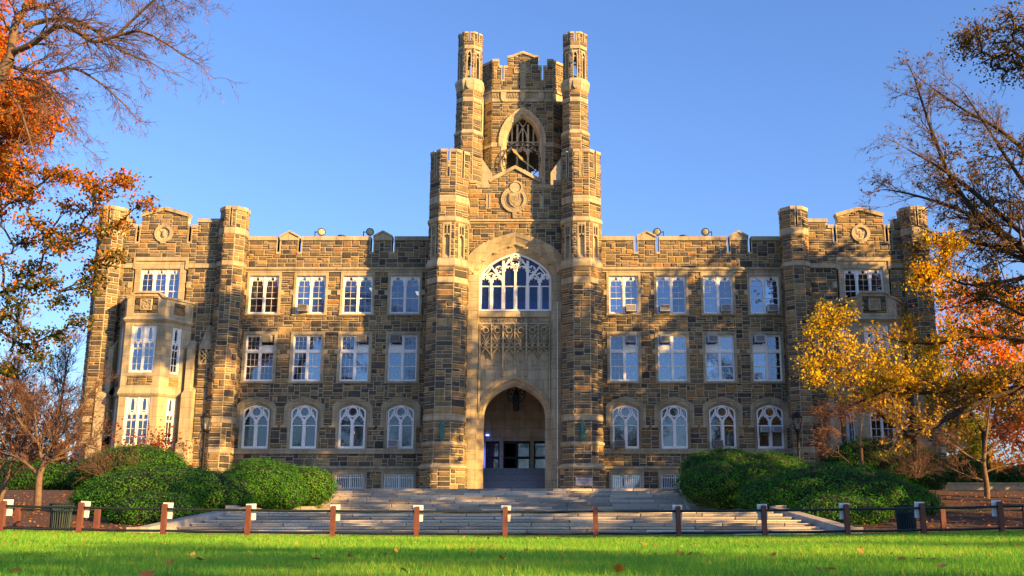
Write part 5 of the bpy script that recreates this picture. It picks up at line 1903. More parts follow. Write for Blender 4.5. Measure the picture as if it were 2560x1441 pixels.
def curve(p, q, sag, K=6, wig=.15):
    p, q = np.array(p, float), np.array(q, float)
    L = np.linalg.norm(q - p)
    t = np.linspace(0, 1, K)[:, None]
    c = p + (q - p) * t
    c[:, 2] += (4 * t * (1 - t))[:, 0] * sag
    w = rng.normal(size=(K, 3)) * wig * L / K
    w[0] = 0; w[-1] = 0
    return c + w

def grow(out, p, d, L, r, lvl, prm):
    K = 5
    pts = [np.array(p, float)]
    d = nv(np.array(d, float))
    for i in range(K - 1):
        d = nv(d + rng.normal(size=3) * prm['wig'] + np.array([0, 0, prm['grav'] * (1 + .5 * lvl)]))
        pts.append(pts[-1] + d * L / (K - 1))
    pts = np.array(pts)
    out[lvl].append((pts, r, r * .35))
    if lvl < prm['max']:
        for k in range(prm['nch'][lvl]):
            f = U(.2, .98)
            i = min(K - 2, int(f * (K - 1)))
            q = pts[i] + (pts[i + 1] - pts[i]) * (f * (K - 1) - i)
            dd = nv(pts[i + 1] - pts[i])
            side = rng.normal(size=3)
            side = nv(side - dd * (side @ dd))
            an = U(*prm['ang'])
            grow(out, q, dd * math.cos(an) + side * math.sin(an), L * U(*prm['ratio']), max(r * .5, prm['rmin']), lvl + 1, prm)

def limb_tree(name, label, trunk, limbs, prm, bark, twig, leaf=None, group=None, spacing=.5, L0=(1.0, 2.4), bias=None):
    """trunk and limbs given as polylines, twigs grown from the limbs; leaf = (material, size, fn(points)->kept points)"""
    t = thing(name, label, 'tree', trunk[0][0] if isinstance(trunk[0][0], tuple) else trunk[0], group)
    def dense(pl, n=4):
        pl = np.array(pl, float)
        if len(pl) < 3: return np.array([pl[0] + (pl[-1] - pl[0]) * i / 4 for i in range(5)])
        o = []
        for i in range(len(pl) - 1):
            p0, p1, p2, p3 = pl[max(i - 1, 0)], pl[i], pl[i + 1], pl[min(i + 2, len(pl) - 1)]
            for j in range(n):
                s = j / n
                o.append(.5 * ((2 * p1) + (-p0 + p2) * s + (2 * p0 - 5 * p1 + 4 * p2 - p3) * s * s + (-p0 + 3 * p1 - 3 * p2 + p3) * s ** 3))
        o.append(pl[-1])
        return np.array(o)
    tube_obj('trunk', [([(dense(trunk), *prm['trunk_r'])], 10)], bark, t)
    out = {k: [] for k in range(6)}
    for pl, r0, r1 in limbs:
        c = dense(pl)
        tube_obj('limb', [([(c, r0, r1)], 8)], bark, t)
        seg = np.linalg.norm(np.diff(c, axis=0), axis=1)
        tot = seg.sum()
        s = tot * .12
        cum = np.concatenate([[0], np.cumsum(seg)])
        while s < tot:
            i = min(len(seg) - 1, np.searchsorted(cum, s) - 1)
            f = (s - cum[i]) / (seg[i] + 1e-9)
            q = c[i] + (c[i + 1] - c[i]) * f
            dd = nv(c[i + 1] - c[i])
            side = rng.normal(size=3)
            if bias is not None: side = side + np.array(bias)
            side = nv(side - dd * (side @ dd))
            an = U(*prm['ang'])
            rr = r0 + (r1 - r0) * s / tot
            k = 1 - .35 * s / tot
            grow(out, q, dd * math.cos(an) + side * math.sin(an), U(*L0) * k, max(rr * .45, prm['rmin'] * 2), 0, prm)
            s += spacing * U(.5, 1.5)
        grow(out, c[-1], nv(c[-1] - c[-2]), U(*L0) * .8, max(r1, prm['rmin'] * 1.5), 0, prm)
    tube_obj('twigs', [(out[0], 4), (out[1] + out[2], 3), (out[3] + out[4], 3)], twig, t, 'stuff')
    if leaf:
        m, size, fn = leaf
        pts = np.concatenate([x[0][1:] for k in (1, 2, 3) for x in out[k]]) if out[1] else np.zeros((0, 3))
        pts = fn(pts)
        if len(pts): leaves_obj('foliage', pts, size, m, t)
    return t

def cluster_tree(name, label, base, fork, centers, m, bark, n=140, spread=.55, size=.16, trunk_r=(.25, .14), group=None, tint=None, cat='tree', br=.05, sag=.3, extra=None, flat=.7):
    """trunk to a fork, a limb to each leaf cluster, leaves normally spread round the clusters"""
    t = thing(name, label, cat, base, group)
    base, fork = np.array(base, float), np.array(fork, float)
    tube_obj('trunk', [([(curve(base, fork, 0, 7, .12), *trunk_r)], 9)], bark, t)
    limbs, twigs, P_, Tt = [], [], [], []
    cs = np.array(centers, float)
    order = np.argsort(np.linalg.norm(cs - fork, axis=1))
    nodes = [fork]
    for i in order:
        c = cs[i]
        nd = np.array(nodes)
        dist = np.linalg.norm(nd - c, axis=1) + .35 * np.linalg.norm(nd - fork, axis=1)
        par = nd[np.argmin(dist)]
        cv = curve(par, c, sag * .3, 6, .25)
        r0 = br * max(.35, 1 - .08 * np.linalg.norm(par - fork))
        limbs.append((cv, r0, r0 * .45))
        nodes += [cv[3], c]
        for k in range(9):
            e = c + rng.normal(size=3) * spread * np.array([1, 1, flat])
            twigs.append((curve(cv[rng.integers(2, 6)], e, 0, 4, .3), .014, .005))
        q = c + rng.normal(size=(n, 3)) * spread * np.array([1, 1, flat])
        P_.append(q)
        Tt.append(np.clip((.5 if tint is None else tint[i]) + rng.normal(size=n) * .28, 0, 1))
    tube_obj('branches', [(limbs, 6), (twigs, 3)], bark, t, 'stuff')
    leaves_obj('foliage', np.concatenate(P_), size, m, t, np.concatenate(Tt))
    return t

def blob(ells, n):
    """n points filling a union of ellipsoids ((cx,cy,cz),(rx,ry,rz))"""
    w = np.array([e[1][0] * e[1][1] * e[1][2] for e in ells]) ** .66
    ks = rng.choice(len(ells), n, p=w / w.sum())
    d = rng.normal(size=(n, 3))
    d /= np.linalg.norm(d, axis=1, keepdims=True)
    r = rng.random((n, 1)) ** .45
    c = np.array([ells[k][0] for k in ks]); s = np.array([ells[k][1] for k in ks])
    return c + d * r * s

# ---- left: big bare tree, its fork just inside the frame
bare = dict(max=3, nch=[5, 4, 3], ang=(.35, .95), ratio=(.42, .68), wig=.16, grav=-.035, rmin=.006, trunk_r=(.45, .2))
limb_tree('beech_tree', 'tall nearly bare tree with arching orange brown limbs at upper left', [(-22.5, 39, 0), (-22.3, 38.8, 6), (-21.6, 38.5, 11.5), (-20.4, 38.2, 15.5), (-18.95, 38, 18.3)],
  [([(-18.95, 38, 18.3), (-18.92, 38, 19.8), (-18.5, 38, 20.8), (-17.7, 38, 22.2), (-16.9, 37.6, 23.5)], .17, .07),
   ([(-18.9, 38, 18.6), (-17.9, 37.5, 18.73), (-16.76, 37, 19.19), (-15.85, 36.6, 18.87), (-14.89, 36.3, 18.23), (-13.94, 36, 18.32), (-12.96, 35.8, 18.4), (-11.9, 35.5, 17.8), (-11.1, 35.3, 17.2)], .13, .025),
   ([(-18.7, 38.2, 19.86), (-17.69, 38.4, 20.22), (-16.65, 38.6, 20.2), (-15.89, 38.8, 19.81), (-15.1, 39, 19.2), (-14.0, 39.2, 18.8)], .12, .03),
   ([(-19.4, 38, 18.2), (-18.65, 38.5, 18.1), (-17.94, 39, 18.2), (-17.09, 39.5, 18.6), (-16.1, 40, 18.1), (-15.2, 40.3, 17.3)], .1, .025),
   ([(-19.8, 38, 17.4), (-17.6, 37.5, 17.2), (-16.3, 37, 16.0), (-15.5, 36.6, 14.9)], .08, .02),
   ([(-18.4, 38, 20.9), (-16.8, 37.4, 21.6), (-15.0, 36.9, 21.3), (-13.2, 36.5, 20.6), (-11.9, 36.2, 19.9)], .11, .025),
   ([(-13.94, 36, 18.32), (-12.9, 35.7, 19.2), (-11.9, 35.4, 19.9), (-10.9, 35.2, 20.1)], .06, .02),
   ([(-19.6, 38.1, 17.6), (-18.3, 37.6, 16.4), (-17.5, 37.2, 15.0), (-16.9, 37, 13.6)], .07, .02)],
  bare, 'bark', 'twig', ('orange', .09, lambda p: p[(rng.random(len(p)) < np.where(p[:, 0] < -17.2, .5, .02))]), spacing=.3, L0=(1.0, 2.1), bias=(.35, 0, -.3))

# ---- left: orange maple behind it
def px_blob(lst):
    return [((x, y, z), r) for x, y, z, *r in lst for r in [tuple(r)]]
c = blob([((-24.3, 44, 22.8), (2.2, 2, 1.8)), ((-24, 44, 20.3), (2.2, 2.0, 2.0)), ((-23.2, 44, 17.6), (3.3, 2.2, 1.7)), ((-22.3, 44, 19.0), (2.3, 2, 1.2)), ((-22.8, 44, 15.4), (1.8, 1.8, 1.1)), ((-25, 44, 15.8), (2, 2, 2.5))], 160)
cluster_tree('maple_tree', 'bright orange maple foliage behind the bare limbs at upper left', (-26, 44.5, 1), (-25, 44.2, 11), c, 'orange', 'barkdark', n=190, spread=.48, size=.22, br=.08)
# ---- left: nearer maple, orange above, its shaded underside painted in as darker olive tints
c3 = [(-17.2, 37, 13.4), (-16.6, 37, 13.2), (-16.0, 36.8, 13.3), (-15.2, 36.6, 12.9), (-14.6, 36.4, 12.7), (-14.0, 36.2, 12.3), (-13.2, 36, 12.9), (-12.9, 35.8, 12.4), (-12.6, 35.8, 11.9), (-13.5, 36, 11.7), (-14.5, 36.4, 11.9), (-15.4, 36.6, 12.0), (-16.4, 36.8, 12.3), (-17.3, 37, 12.3),
      (-13.3, 36, 10.9), (-14.0, 36.2, 10.5), (-13.2, 36, 10.0), (-14.9, 36.5, 10.9), (-15.8, 36.7, 10.8), (-16.6, 36.9, 11.2), (-17.4, 37, 10.8), (-13.9, 36.3, 9.4), (-15.3, 36.6, 9.8), (-16.2, 36.8, 9.6), (-17.0, 37, 9.4), (-17.8, 37, 9.9), (-14.3, 36.4, 8.8), (-15.2, 36.6, 8.3), (-16.0, 36.7, 7.9), (-17.0, 36.9, 7.8), (-14.6, 36.5, 7.6), (-15.4, 36.7, 7.0), (-16.8, 37, 6.8), (-17.6, 37, 7.2), (-15.9, 36.8, 6.3), (-17.2, 37, 5.9), (-16.4, 36.9, 8.7), (-15.6, 36.7, 8.9), (-17.5, 37, 8.5), (-16.6, 36.8, 7.2), (-15.0, 36.6, 10.3), (-16.1, 36.8, 10.4), (-17.9, 37, 6.6), (-14.8, 36.5, 9.6), (-18.2, 37.2, 8.6), (-18.3, 37.2, 11.6), (-18.4, 37.2, 13)]
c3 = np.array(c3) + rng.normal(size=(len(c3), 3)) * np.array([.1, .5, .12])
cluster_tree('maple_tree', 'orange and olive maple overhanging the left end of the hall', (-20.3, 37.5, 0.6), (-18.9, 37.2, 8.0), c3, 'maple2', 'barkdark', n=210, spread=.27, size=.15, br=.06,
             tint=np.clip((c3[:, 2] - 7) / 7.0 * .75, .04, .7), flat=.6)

# ---- right: big twiggy tree with limbs coming in from the right edge
tw = dict(max=3, nch=[5, 4, 3], ang=(.35, .9), ratio=(.42, .66), wig=.13, grav=.0, rmin=.006, trunk_r=(.45, .25))
def rt_leaf(p):
    k = (p[:, 0] > 16.6) & (np.abs(p[:, 2] - 12.6) < 1.4) | (p[:, 0] > 17.6) & (p[:, 2] < 13.4) | (p[:, 2] < 10.6) & (p[:, 0] < 16.6)
    return p[rng.random(len(p)) < np.where(k, .34, .05)]
limb_tree('oak_tree', 'large twiggy tree with sparse russet leaves along the right edge', [(22, 37, 0.4), (21.8, 36.8, 4), (21, 36.5, 7.5), (20.4, 36.2, 9.3)],
  [([(20.4, 36.2, 9.3), (17.9, 36, 11.27), (17.01, 36, 12.63), (16.43, 36, 14.49), (15.95, 36, 16.6)], .15, .03),
   ([(20.2, 36, 9.8), (17.4, 35.6, 12.2), (16.2, 35.4, 13.0), (15.2, 35.2, 13.5)], .11, .02),
   ([(20.6, 36.2, 9.0), (17.8, 36.3, 11.3), (16.0, 36.4, 12.1), (14.7, 36.4, 12.4)], .1, .02),
   ([(21, 36, 12.5), (19, 36, 14.5), (17.8, 36, 15.27), (16.6, 36, 16.2)], .1, .025),
   ([(20.4, 36.2, 9.3), (19, 36.5, 9.0), (17.4, 36.7, 8.9), (16.3, 36.8, 9.6)], .09, .02),
   ([(20.5, 36.2, 9.1), (18.6, 36.5, 10.2), (16.8, 36.6, 10.6), (15.8, 36.6, 11.1)], .1, .02),
   ([(20.7, 36, 10.5), (19.2, 35.8, 13), (18.3, 35.7, 14.6), (17.6, 35.6, 15.8)], .09, .02),
   ([(20.8, 36, 8.0), (19.5, 36.3, 7.6), (18.2, 36.5, 8.3), (17.2, 36.6, 8.1)], .08, .02)],
  tw, 'barkdark', 'twigdark', ('olive', .11, rt_leaf), spacing=.3, L0=(.9, 2.0), bias=(-.4, 0, .1))
# orange leaf mass over the right outer turret
c = blob([((15.75, 35.0, 9.3), (.8, .5, .9)), ((15.35, 35, 8.75), (.5, .4, .5)), ((16.3, 35.1, 10.0), (.6, .5, .5))], 34)
cluster_tree('small_oak_tree', 'orange leaved bough hiding the outer turret of the right pavilion', (24, 38.6, .6), (21.2, 38.2, 8.6), c, 'yellow', 'barkdark', n=70, spread=.2, size=.12, trunk_r=(.12, .06), br=.03, tint=np.full(34, .85))
# leafy bough at the top right corner
c = blob([((14.2, 24.3, 12.7), (1.5, .9, .55)), ((13.6, 24, 12.1), (.9, .7, .35)), ((14.6, 24.4, 11.7), (1.0, .8, .5)), ((12.9, 24, 12.3), (.5, .5, .25))], 46)
cluster_tree('pin_oak_tree', 'dark olive and orange leafy bough in the top right corner', (19, 25, 0), (16.6, 24.6, 11.5), c, 'olive', 'barkdark', n=75, spread=.24, size=.085, br=.04)
# ---- right: crooked long limb with ochre leaves
def low_leaf(p):
    return p[rng.random(len(p)) < np.where(p[:, 2] > 5.9, .95, .35)]
low = dict(max=2, nch=[6, 5, 0], ang=(.3, .9), ratio=(.45, .7), wig=.16, grav=.03, rmin=.006, trunk_r=(.4, .25))
limb_tree('crabapple_tree', 'low spreading tree with a long crooked limb and ochre leaves', [(26.5, 44.5, 1), (26.3, 44.4, 3.5), (25.6, 44.3, 6), (25, 44.2, 7.3)],
  [([(25, 44.2, 7.3), (23.9, 44, 6.9), (22.4, 44, 6.2), (20.5, 44, 5.45), (18.7, 44, 4.6), (17.5, 44, 4.1), (17.15, 44, 4.5), (16.8, 44, 4.45), (16.2, 43.9, 5.0)], .19, .05),
   ([(18.9, 44, 4.7), (17.9, 44, 4.65), (17.1, 44, 4.6), (16.9, 44, 5.2)], .1, .05),
   ([(23.2, 44, 6.6), (20.6, 44.2, 6.3), (18.6, 44.3, 5.9), (17.2, 44.2, 6.15), (16.2, 44.1, 5.8), (15.3, 44, 5.4)], .13, .03),
   ([(24.6, 44.1, 7.2), (22.8, 44.4, 8.2), (20.8, 44.6, 8.4), (19, 44.7, 8.1), (17.6, 44.7, 8.2)], .12, .03),
   ([(24.8, 44.2, 7.3), (23.6, 44.6, 9.2), (22, 44.8, 10.2), (20.4, 44.8, 10.4)], .12, .03)],
  low, 'barkdark', 'twig', ('ochre', .15, low_leaf), spacing=.26, L0=(.8, 1.6), bias=(0, 0, .35))
# ---- right: slender yellow tree before the right oriel
ys = blob([((16.4, 53, 9.2), (1.3, 1, 1.6)), ((17.8, 53, 8.6), (1.3, 1.1, 1.5)), ((19.4, 53, 8.6), (1.2, 1, 1.3)), ((16.0, 53, 7.8), (.7, .7, .7)), ((20.6, 53.2, 7.9), (1.0, 1, 1.0)), ((16.6, 53, 11.0), (.6, .5, .8)), ((17.8, 53, 11.2), (.5, .5, .7)), ((21.8, 53.3, 8.6), (1.3, 1, 1.1)), ((19.2, 53, 7.0), (1.6, 1, .8))], 190)
cluster_tree('yellow_tree', 'slender many stemmed tree with golden yellow leaves before the right oriel', (18.1, 53, 2.2), (18.0, 53, 4.2), ys, 'yellow', 'twig', n=40, spread=.3, size=.16, trunk_r=(.12, .08), br=.028)
ys = blob([((16.9, 52, 5.9), (1.6, 1, .6)), ((16.0, 52, 5.1), (.8, .8, .4)), ((18.6, 52, 6.4), (1.2, 1, .6)), ((15.9, 52, 4.2), (.6, .6, .35))], 60)
cluster_tree('dogwood_shrub', 'russet leaved spreading shrub under the yellow tree', (17.4, 52, 2.0), (17.3, 52, 3.2), ys, 'russet', 'twig', n=44, spread=.24, size=.085, trunk_r=(.08, .05), br=.02, cat='shrub')
# ---- right background
for x, y, lab, m, ells, n in (
    (40, 90, 'fiery red orange tree far behind the right end of the hall', 'redtree', [((38.5, 90, 17), (4.5, 4, 5)), ((43.5, 91, 15), (4.5, 4, 7)), ((39.5, 90, 9), (4, 4, 4))], 90),
    (46, 84, 'second red orange tree at the far right edge behind the wall', 'redtree', [((42.5, 84, 8.5), (3, 3, 4)), ((46, 85, 11), (4, 4, 6))], 60),
    (30.2, 71, 'lime yellow tree just right of the hall end', 'lime', [((30.2, 71, 6.6), (1.5, 1.5, 2.6)), ((30.4, 71, 4.6), (1.3, 1.3, 1.4))], 44)):
    c = blob(ells, n)
    cluster_tree('autumn_tree', lab, (x, y, 2.1), (x, y, 5 if y > 75 else 4), c, m, 'barkdark', n=135 if y > 75 else 90, spread=.85 if y > 75 else .4, size=.36 if y > 75 else .22, group='trees behind the hall')
c = blob([((26.6, 60.5, 9), (2.4, 2, 2.0)), ((25.5, 60.3, 7.5), (1.3, 1.5, 1.2)), ((28.6, 60.5, 8), (2, 2, 2.2))], 70)
cluster_tree('honey_locust_tree', 'golden olive tree beside the outer right turret', (27.5, 60.5, 2.1), (27.3, 60.5, 5.6), c, 'ochre', 'barkdark', n=60, spread=.42, size=.2, br=.05)
sm = dict(max=3, nch=[5, 4, 3], ang=(.3, .8), ratio=(.45, .7), wig=.12, grav=.035, rmin=.005, trunk_r=(.14, .09))
limb_tree('bare_sapling', 'grey bare young tree on the right mulch bank', [(22.5, 49, 1.4), (22.55, 49, 2.2), (22.5, 49, 3.2), (22.7, 49, 4.3)],
  [([(22.7, 49, 4.3), (22.9, 49, 5.2), (23.1, 49, 6.2)], .07, .02), ([(22.5, 49, 3.2), (21.6, 48.7, 3.6), (20.9, 48.5, 4.1)], .06, .02), ([(22.6, 49, 3.6), (23.5, 49.1, 4.3), (24.2, 49.2, 5.2)], .06, .02), ([(22.5, 49, 2.4), (21.8, 49, 2.6), (21.0, 48.8, 2.9)], .05, .015), ([(22.55, 49, 2.8), (23.4, 48.9, 3.1), (24.4, 48.8, 3.3)], .05, .015)],
  sm, 'bark', 'twig', ('russet', .08, lambda p: p[rng.random(len(p)) < .06]), spacing=.22, L0=(.6, 1.2))
limb_tree('bare_sapling', 'thin leaning bare tree at the far right of the bank', [(24.0, 47, 1.3), (24.05, 47, 2.2), (24.2, 47, 3.4)],
  [([(24.2, 47, 3.4), (24.5, 47, 4.4), (24.6, 47, 5.4)], .05, .015), ([(24.1, 47, 2.8), (23.4, 46.9, 3.6), (23.0, 46.8, 4.4)], .04, .012)], dict(sm, trunk_r=(.09, .05)), 'bark', 'twig', ('red', .08, lambda p: p[rng.random(len(p)) < .12]), spacing=.2, L0=(.5, 1.0))

# ---- left bank small trees and background
limb_tree('crabapple_tree', 'small grey trunked tree with reddish twigs on the left bank', [(-17.9, 42, .7), (-17.92, 42, 1.5), (-17.95, 42, 2.3), (-17.8, 42, 2.9)],
  [([(-17.8, 42, 2.9), (-17.6, 42, 3.8), (-17.5, 42, 5.0)], .09, .02), ([(-17.95, 42, 2.3), (-18.6, 42.1, 2.8), (-19.4, 42.2, 3.3), (-20, 42.3, 4.2)], .08, .02), ([(-17.9, 42, 2.6), (-17.2, 41.8, 3.2), (-16.6, 41.7, 4.1)], .07, .02), ([(-17.85, 42, 2.7), (-18.2, 42, 3.8), (-18.5, 42, 5.2)], .08, .02), ([(-17.8, 42, 2.8), (-17.0, 42.3, 3.4), (-16.2, 42.5, 3.7)], .06, .02), ([(-17.6, 42, 3.8), (-16.8, 42, 4.7), (-16.3, 42, 5.5)], .06, .02), ([(-18.2, 42, 3.6), (-19.1, 42, 4.6), (-19.5, 42, 5.6)], .06, .02)],
  dict(sm, trunk_r=(.15, .11), grav=.02), 'bark', 'twig', ('russet', .09, lambda p: p[rng.random(len(p)) < .07]), spacing=.2, L0=(.7, 1.5))
limb_tree('crabapple_tree', 'small bare tree at the far left edge of the bank', [(-20.6, 44, .9), (-20.4, 44, 1.7), (-20.2, 44, 2.6)],
  [([(-20.2, 44, 2.6), (-20, 44, 3.8), (-19.9, 44, 5)], .08, .02), ([(-20.3, 44, 2.2), (-19.6, 44, 2.9), (-19.2, 44, 3.8)], .06, .02), ([(-20.3, 44, 2.4), (-21, 44, 3.4), (-21.3, 44, 4.4)], .06, .02)],
  dict(sm, trunk_r=(.13, .1)), 'bark', 'twig', ('russet', .09, lambda p: p[rng.random(len(p)) < .22]), spacing=.2, L0=(.7, 1.5))
bgp = dict(max=3, nch=[5, 5, 4], ang=(.3, .75), ratio=(.5, .72), wig=.12, grav=.03, rmin=.012, trunk_r=(.4, .3))
for x, y, h, lab in ((-38.5, 85, 14, 'tall bare tree behind the left end of the hall'), (-44, 88, 16, 'bare tree with pale trunk at the far left background')):
    limb_tree('bare_tree', lab, [(x, y, 2), (x + .1, y, 4), (x, y, 6)],
      [([(x, y, 6), (x + .5, y, 8.5), (x + .8, y, h)], .22, .05), ([(x, y, 5), (x - 1.5, y, 7.5), (x - 3, y, h - 2)], .16, .04), ([(x, y, 5.5), (x + 2, y, 7.5), (x + 3.2, y, h - 4)], .16, .04), ([(x, y, 5), (x - 2.5, y, 6), (x - 5, y, 8)], .12, .04), ([(x, y, 4.5), (x + 2, y, 5.5), (x + 3.8, y, 7)], .1, .03)],
      bgp, 'barkdark' if x > -40 else 'bark', 'twig', ('orange', .22, lambda p: p[rng.random(len(p)) < .05]), spacing=.55, L0=(1.6, 3.2), group='trees behind the hall')
c = blob([((-47, 92, 10), (6, 4, 6)), ((-41, 92, 6), (5, 4, 2.5))], 60)
cluster_tree('autumn_tree', 'dull orange tree in the far left background', (-46, 92, 2.1), (-46, 92, 5), c, 'orange', 'barkdark', n=70, spread=.9, size=.32, group='trees behind the hall')
# distant wooded belt
bp = blob([((x, 150 + U(-8, 8), 5 + U(-1, 2)), (9, 6, 4.5 + U(-1, 2))) for x in range(-130, 131, 9)], 9000)
tag(leaves_obj('distant_wood', bp, 1.6, 'olive', None), 'distant belt of brown green trees on the horizon', 'trees', kind='stuff')

# ---- clipped yew hedges and shrubs
def hedge(name, label, ells, n, m='yew', size=.075, group='clipped yew hedges', lump=.115, tintb=.46):
    x, y = ells[0][0][0], ells[0][0][1]
    t = thing(name, label, 'hedge', (x, y, zg(x, y)), group)
    import itertools
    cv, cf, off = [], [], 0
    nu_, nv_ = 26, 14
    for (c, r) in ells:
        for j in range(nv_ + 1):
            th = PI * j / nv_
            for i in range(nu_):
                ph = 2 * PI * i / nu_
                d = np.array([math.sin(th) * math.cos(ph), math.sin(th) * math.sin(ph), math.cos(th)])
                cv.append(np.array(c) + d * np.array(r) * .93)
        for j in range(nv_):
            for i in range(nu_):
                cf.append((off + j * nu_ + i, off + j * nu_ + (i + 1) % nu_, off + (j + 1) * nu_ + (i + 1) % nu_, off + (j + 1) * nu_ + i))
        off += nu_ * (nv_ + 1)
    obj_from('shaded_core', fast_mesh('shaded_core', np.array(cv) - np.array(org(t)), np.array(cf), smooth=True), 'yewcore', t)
    w = np.array([(e[1][0] * e[1][1] + e[1][0] * e[1][2] + e[1][1] * e[1][2]) for e in ells])
    ks = rng.choice(len(ells), n, p=w / w.sum())
    c = np.array([e[0] for e in ells])[ks]; r = np.array([e[1] for e in ells])[ks]
    d = rng.normal(size=(n, 3))
    d /= np.linalg.norm(d, axis=1, keepdims=True)
    lumps = (np.sin(d[:, 0] * 9 + c[:, 0]) * np.sin(d[:, 1] * 8 + 1) * np.sin(d[:, 2] * 9 + 2) + .6 * np.sin(d[:, 0] * 19 + 2) * np.sin(d[:, 2] * 17)) 
    k = 1 + lumps * lump * .5 + rng.normal(size=n) * .022 - (rng.random(n) ** 3) * .07 + rng.exponential(.02, n) * (rng.random(n) < .25)
    p = c + d * r * k[:, None]
    keep = np.ones(n, bool)
    for q, (c2, r2) in enumerate(ells):
        e = (((p - np.array(c2)) / np.array(r2)) ** 2).sum(1)
        keep &= (e > .86) | (ks == q)
    keep &= p[:, 2] > np.array([zg(a, b) for a, b in p[:, :2]]) - .02
    p, d, r = p[keep], d[keep], r[keep]
    nr = d / r
    nr /= np.linalg.norm(nr, axis=1, keepdims=True)
    patch = .5 + .5 * np.sin(p[:, 0] * 1.7 + 2) * np.sin(p[:, 2] * 2.3) 
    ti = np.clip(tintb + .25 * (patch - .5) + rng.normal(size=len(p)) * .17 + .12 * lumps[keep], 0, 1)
    leaves_obj('foliage', p, size, m, t, ti, up=nr)
    return t
def E(x, y, z, rx, ry, rz): return ((x, y, z), (rx, ry, rz))
hedge('yew_hedge', 'largest clipped yew mound left of the lower stairs', [E(-12.9, 42, 1.25, 3.6, 2.2, 1.5), E(-10.7, 41.6, 1.5, 1.6, 1.5, .95), E(-14.6, 42, 1.3, 1.8, 1.7, 1.0), E(-12.0, 38.6, .75, 1.7, 1.2, .85)], 52000)
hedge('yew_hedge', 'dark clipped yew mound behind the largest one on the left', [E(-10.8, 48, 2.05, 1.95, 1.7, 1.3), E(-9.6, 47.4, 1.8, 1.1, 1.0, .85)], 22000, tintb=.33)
hedge('yew_hedge', 'yellow tipped clipped yew beside the upper stairs on the left', [E(-9.2, 50.2, 2.15, 1.35, 1.4, 1.0), E(-10.6, 51, 2.4, 1.6, 1.4, .9)], 16000, tintb=.62)
hedge('yew_hedge', 'flat topped dark hedge under the left oriel', [E(-19.6, 55.5, 3.2, 2.9, 1.6, 1.35), E(-21.5, 55.8, 2.9, 1.6, 1.4, 1.0)], 20000, tintb=.3, size=.09)
hedge('yew_hedge', 'largest clipped yew mound right of the lower stairs', [E(13.6, 42, 1.3, 3.6, 2.3, 1.5), E(16.2, 42.2, 1.1, 1.7, 1.5, .95), E(11.6, 41.8, 1.35, 1.9, 1.6, 1.05), E(12.9, 38.8, .8, 1.8, 1.1, .75)], 56000, tintb=.36)
hedge('yew_hedge', 'clipped yew bulging beside the upper stairs on the right', [E(10.2, 48.4, 2.2, 2.1, 1.7, 1.1), E(11.8, 47.8, 2.3, 1.6, 1.4, .95), E(9.7, 50.2, 2.9, 1.2, 1.3, .95)], 26000, tintb=.36)
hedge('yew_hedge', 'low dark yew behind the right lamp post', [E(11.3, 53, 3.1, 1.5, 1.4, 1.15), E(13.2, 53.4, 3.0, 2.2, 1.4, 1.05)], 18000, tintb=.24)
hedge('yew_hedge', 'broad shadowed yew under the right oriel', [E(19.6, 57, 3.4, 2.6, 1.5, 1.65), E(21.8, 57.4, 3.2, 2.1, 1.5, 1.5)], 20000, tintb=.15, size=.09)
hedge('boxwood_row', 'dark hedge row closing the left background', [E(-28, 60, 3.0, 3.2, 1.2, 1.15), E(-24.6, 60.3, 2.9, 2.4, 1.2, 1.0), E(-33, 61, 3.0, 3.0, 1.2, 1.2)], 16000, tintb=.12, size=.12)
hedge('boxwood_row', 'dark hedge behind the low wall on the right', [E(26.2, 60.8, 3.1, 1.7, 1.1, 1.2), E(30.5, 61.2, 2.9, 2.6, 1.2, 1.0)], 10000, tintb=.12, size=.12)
# twiggy shrubs over the hedges
def twig_shrub(name, label, c, r, n, m, size, nl, L=(.5, 1.1)):
    t = thing(name, label, 'shrub', c)
    out = {k: [] for k in range(6)}
    prm = dict(max=2, nch=[5, 4, 0], ang=(.3, .8), ratio=(.45, .7), wig=.15, grav=.02, rmin=.005)
    for i in range(n):
        a = U(0, 2 * PI)
        d = np.array([math.cos(a) * U(.3, 1.2), math.sin(a) * U(.2, .8), U(.4, 1.0)])
        grow(out, np.array(c) + np.array([U(-.2, .2), U(-.2, .2), 0]) * r, d, U(*L) * r, .014, 0, prm)
    tube_obj('twigs', [(out[0] + out[1] + out[2], 3)], 'twig', t, 'stuff')
    p = np.concatenate([x[0][2:] for x in out[1] + out[2]])
    p = p[rng.random(len(p)) < nl]
    leaves_obj('foliage', p, size, m, t)
twig_shrub('dogwood_shrub', 'bush with hanging crimson leaves before the left oriel', (-19.5, 57.2, 3.4), 1.6, 26, 'red', .17, .45, (.7, 1.3))
twig_shrub('bare_shrub', 'tangle of bare brown twigs over the left hedge', (-20.2, 54, 2.6), 1.7, 34, 'russet', .08, .14, (.6, 1.1))
twig_shrub('bare_shrub', 'tangle of grey bare twigs over the right hedge', (21.2, 55, 2.8), 2.0, 40, 'russet', .08, .1, (.6, 1.1))
twig_shrub('bare_shrub', 'low brown twig bush at the far right behind the fence', (23.6, 44, 1.1), 1.2, 30, 'russet', .09, .5, (.6, 1.0))

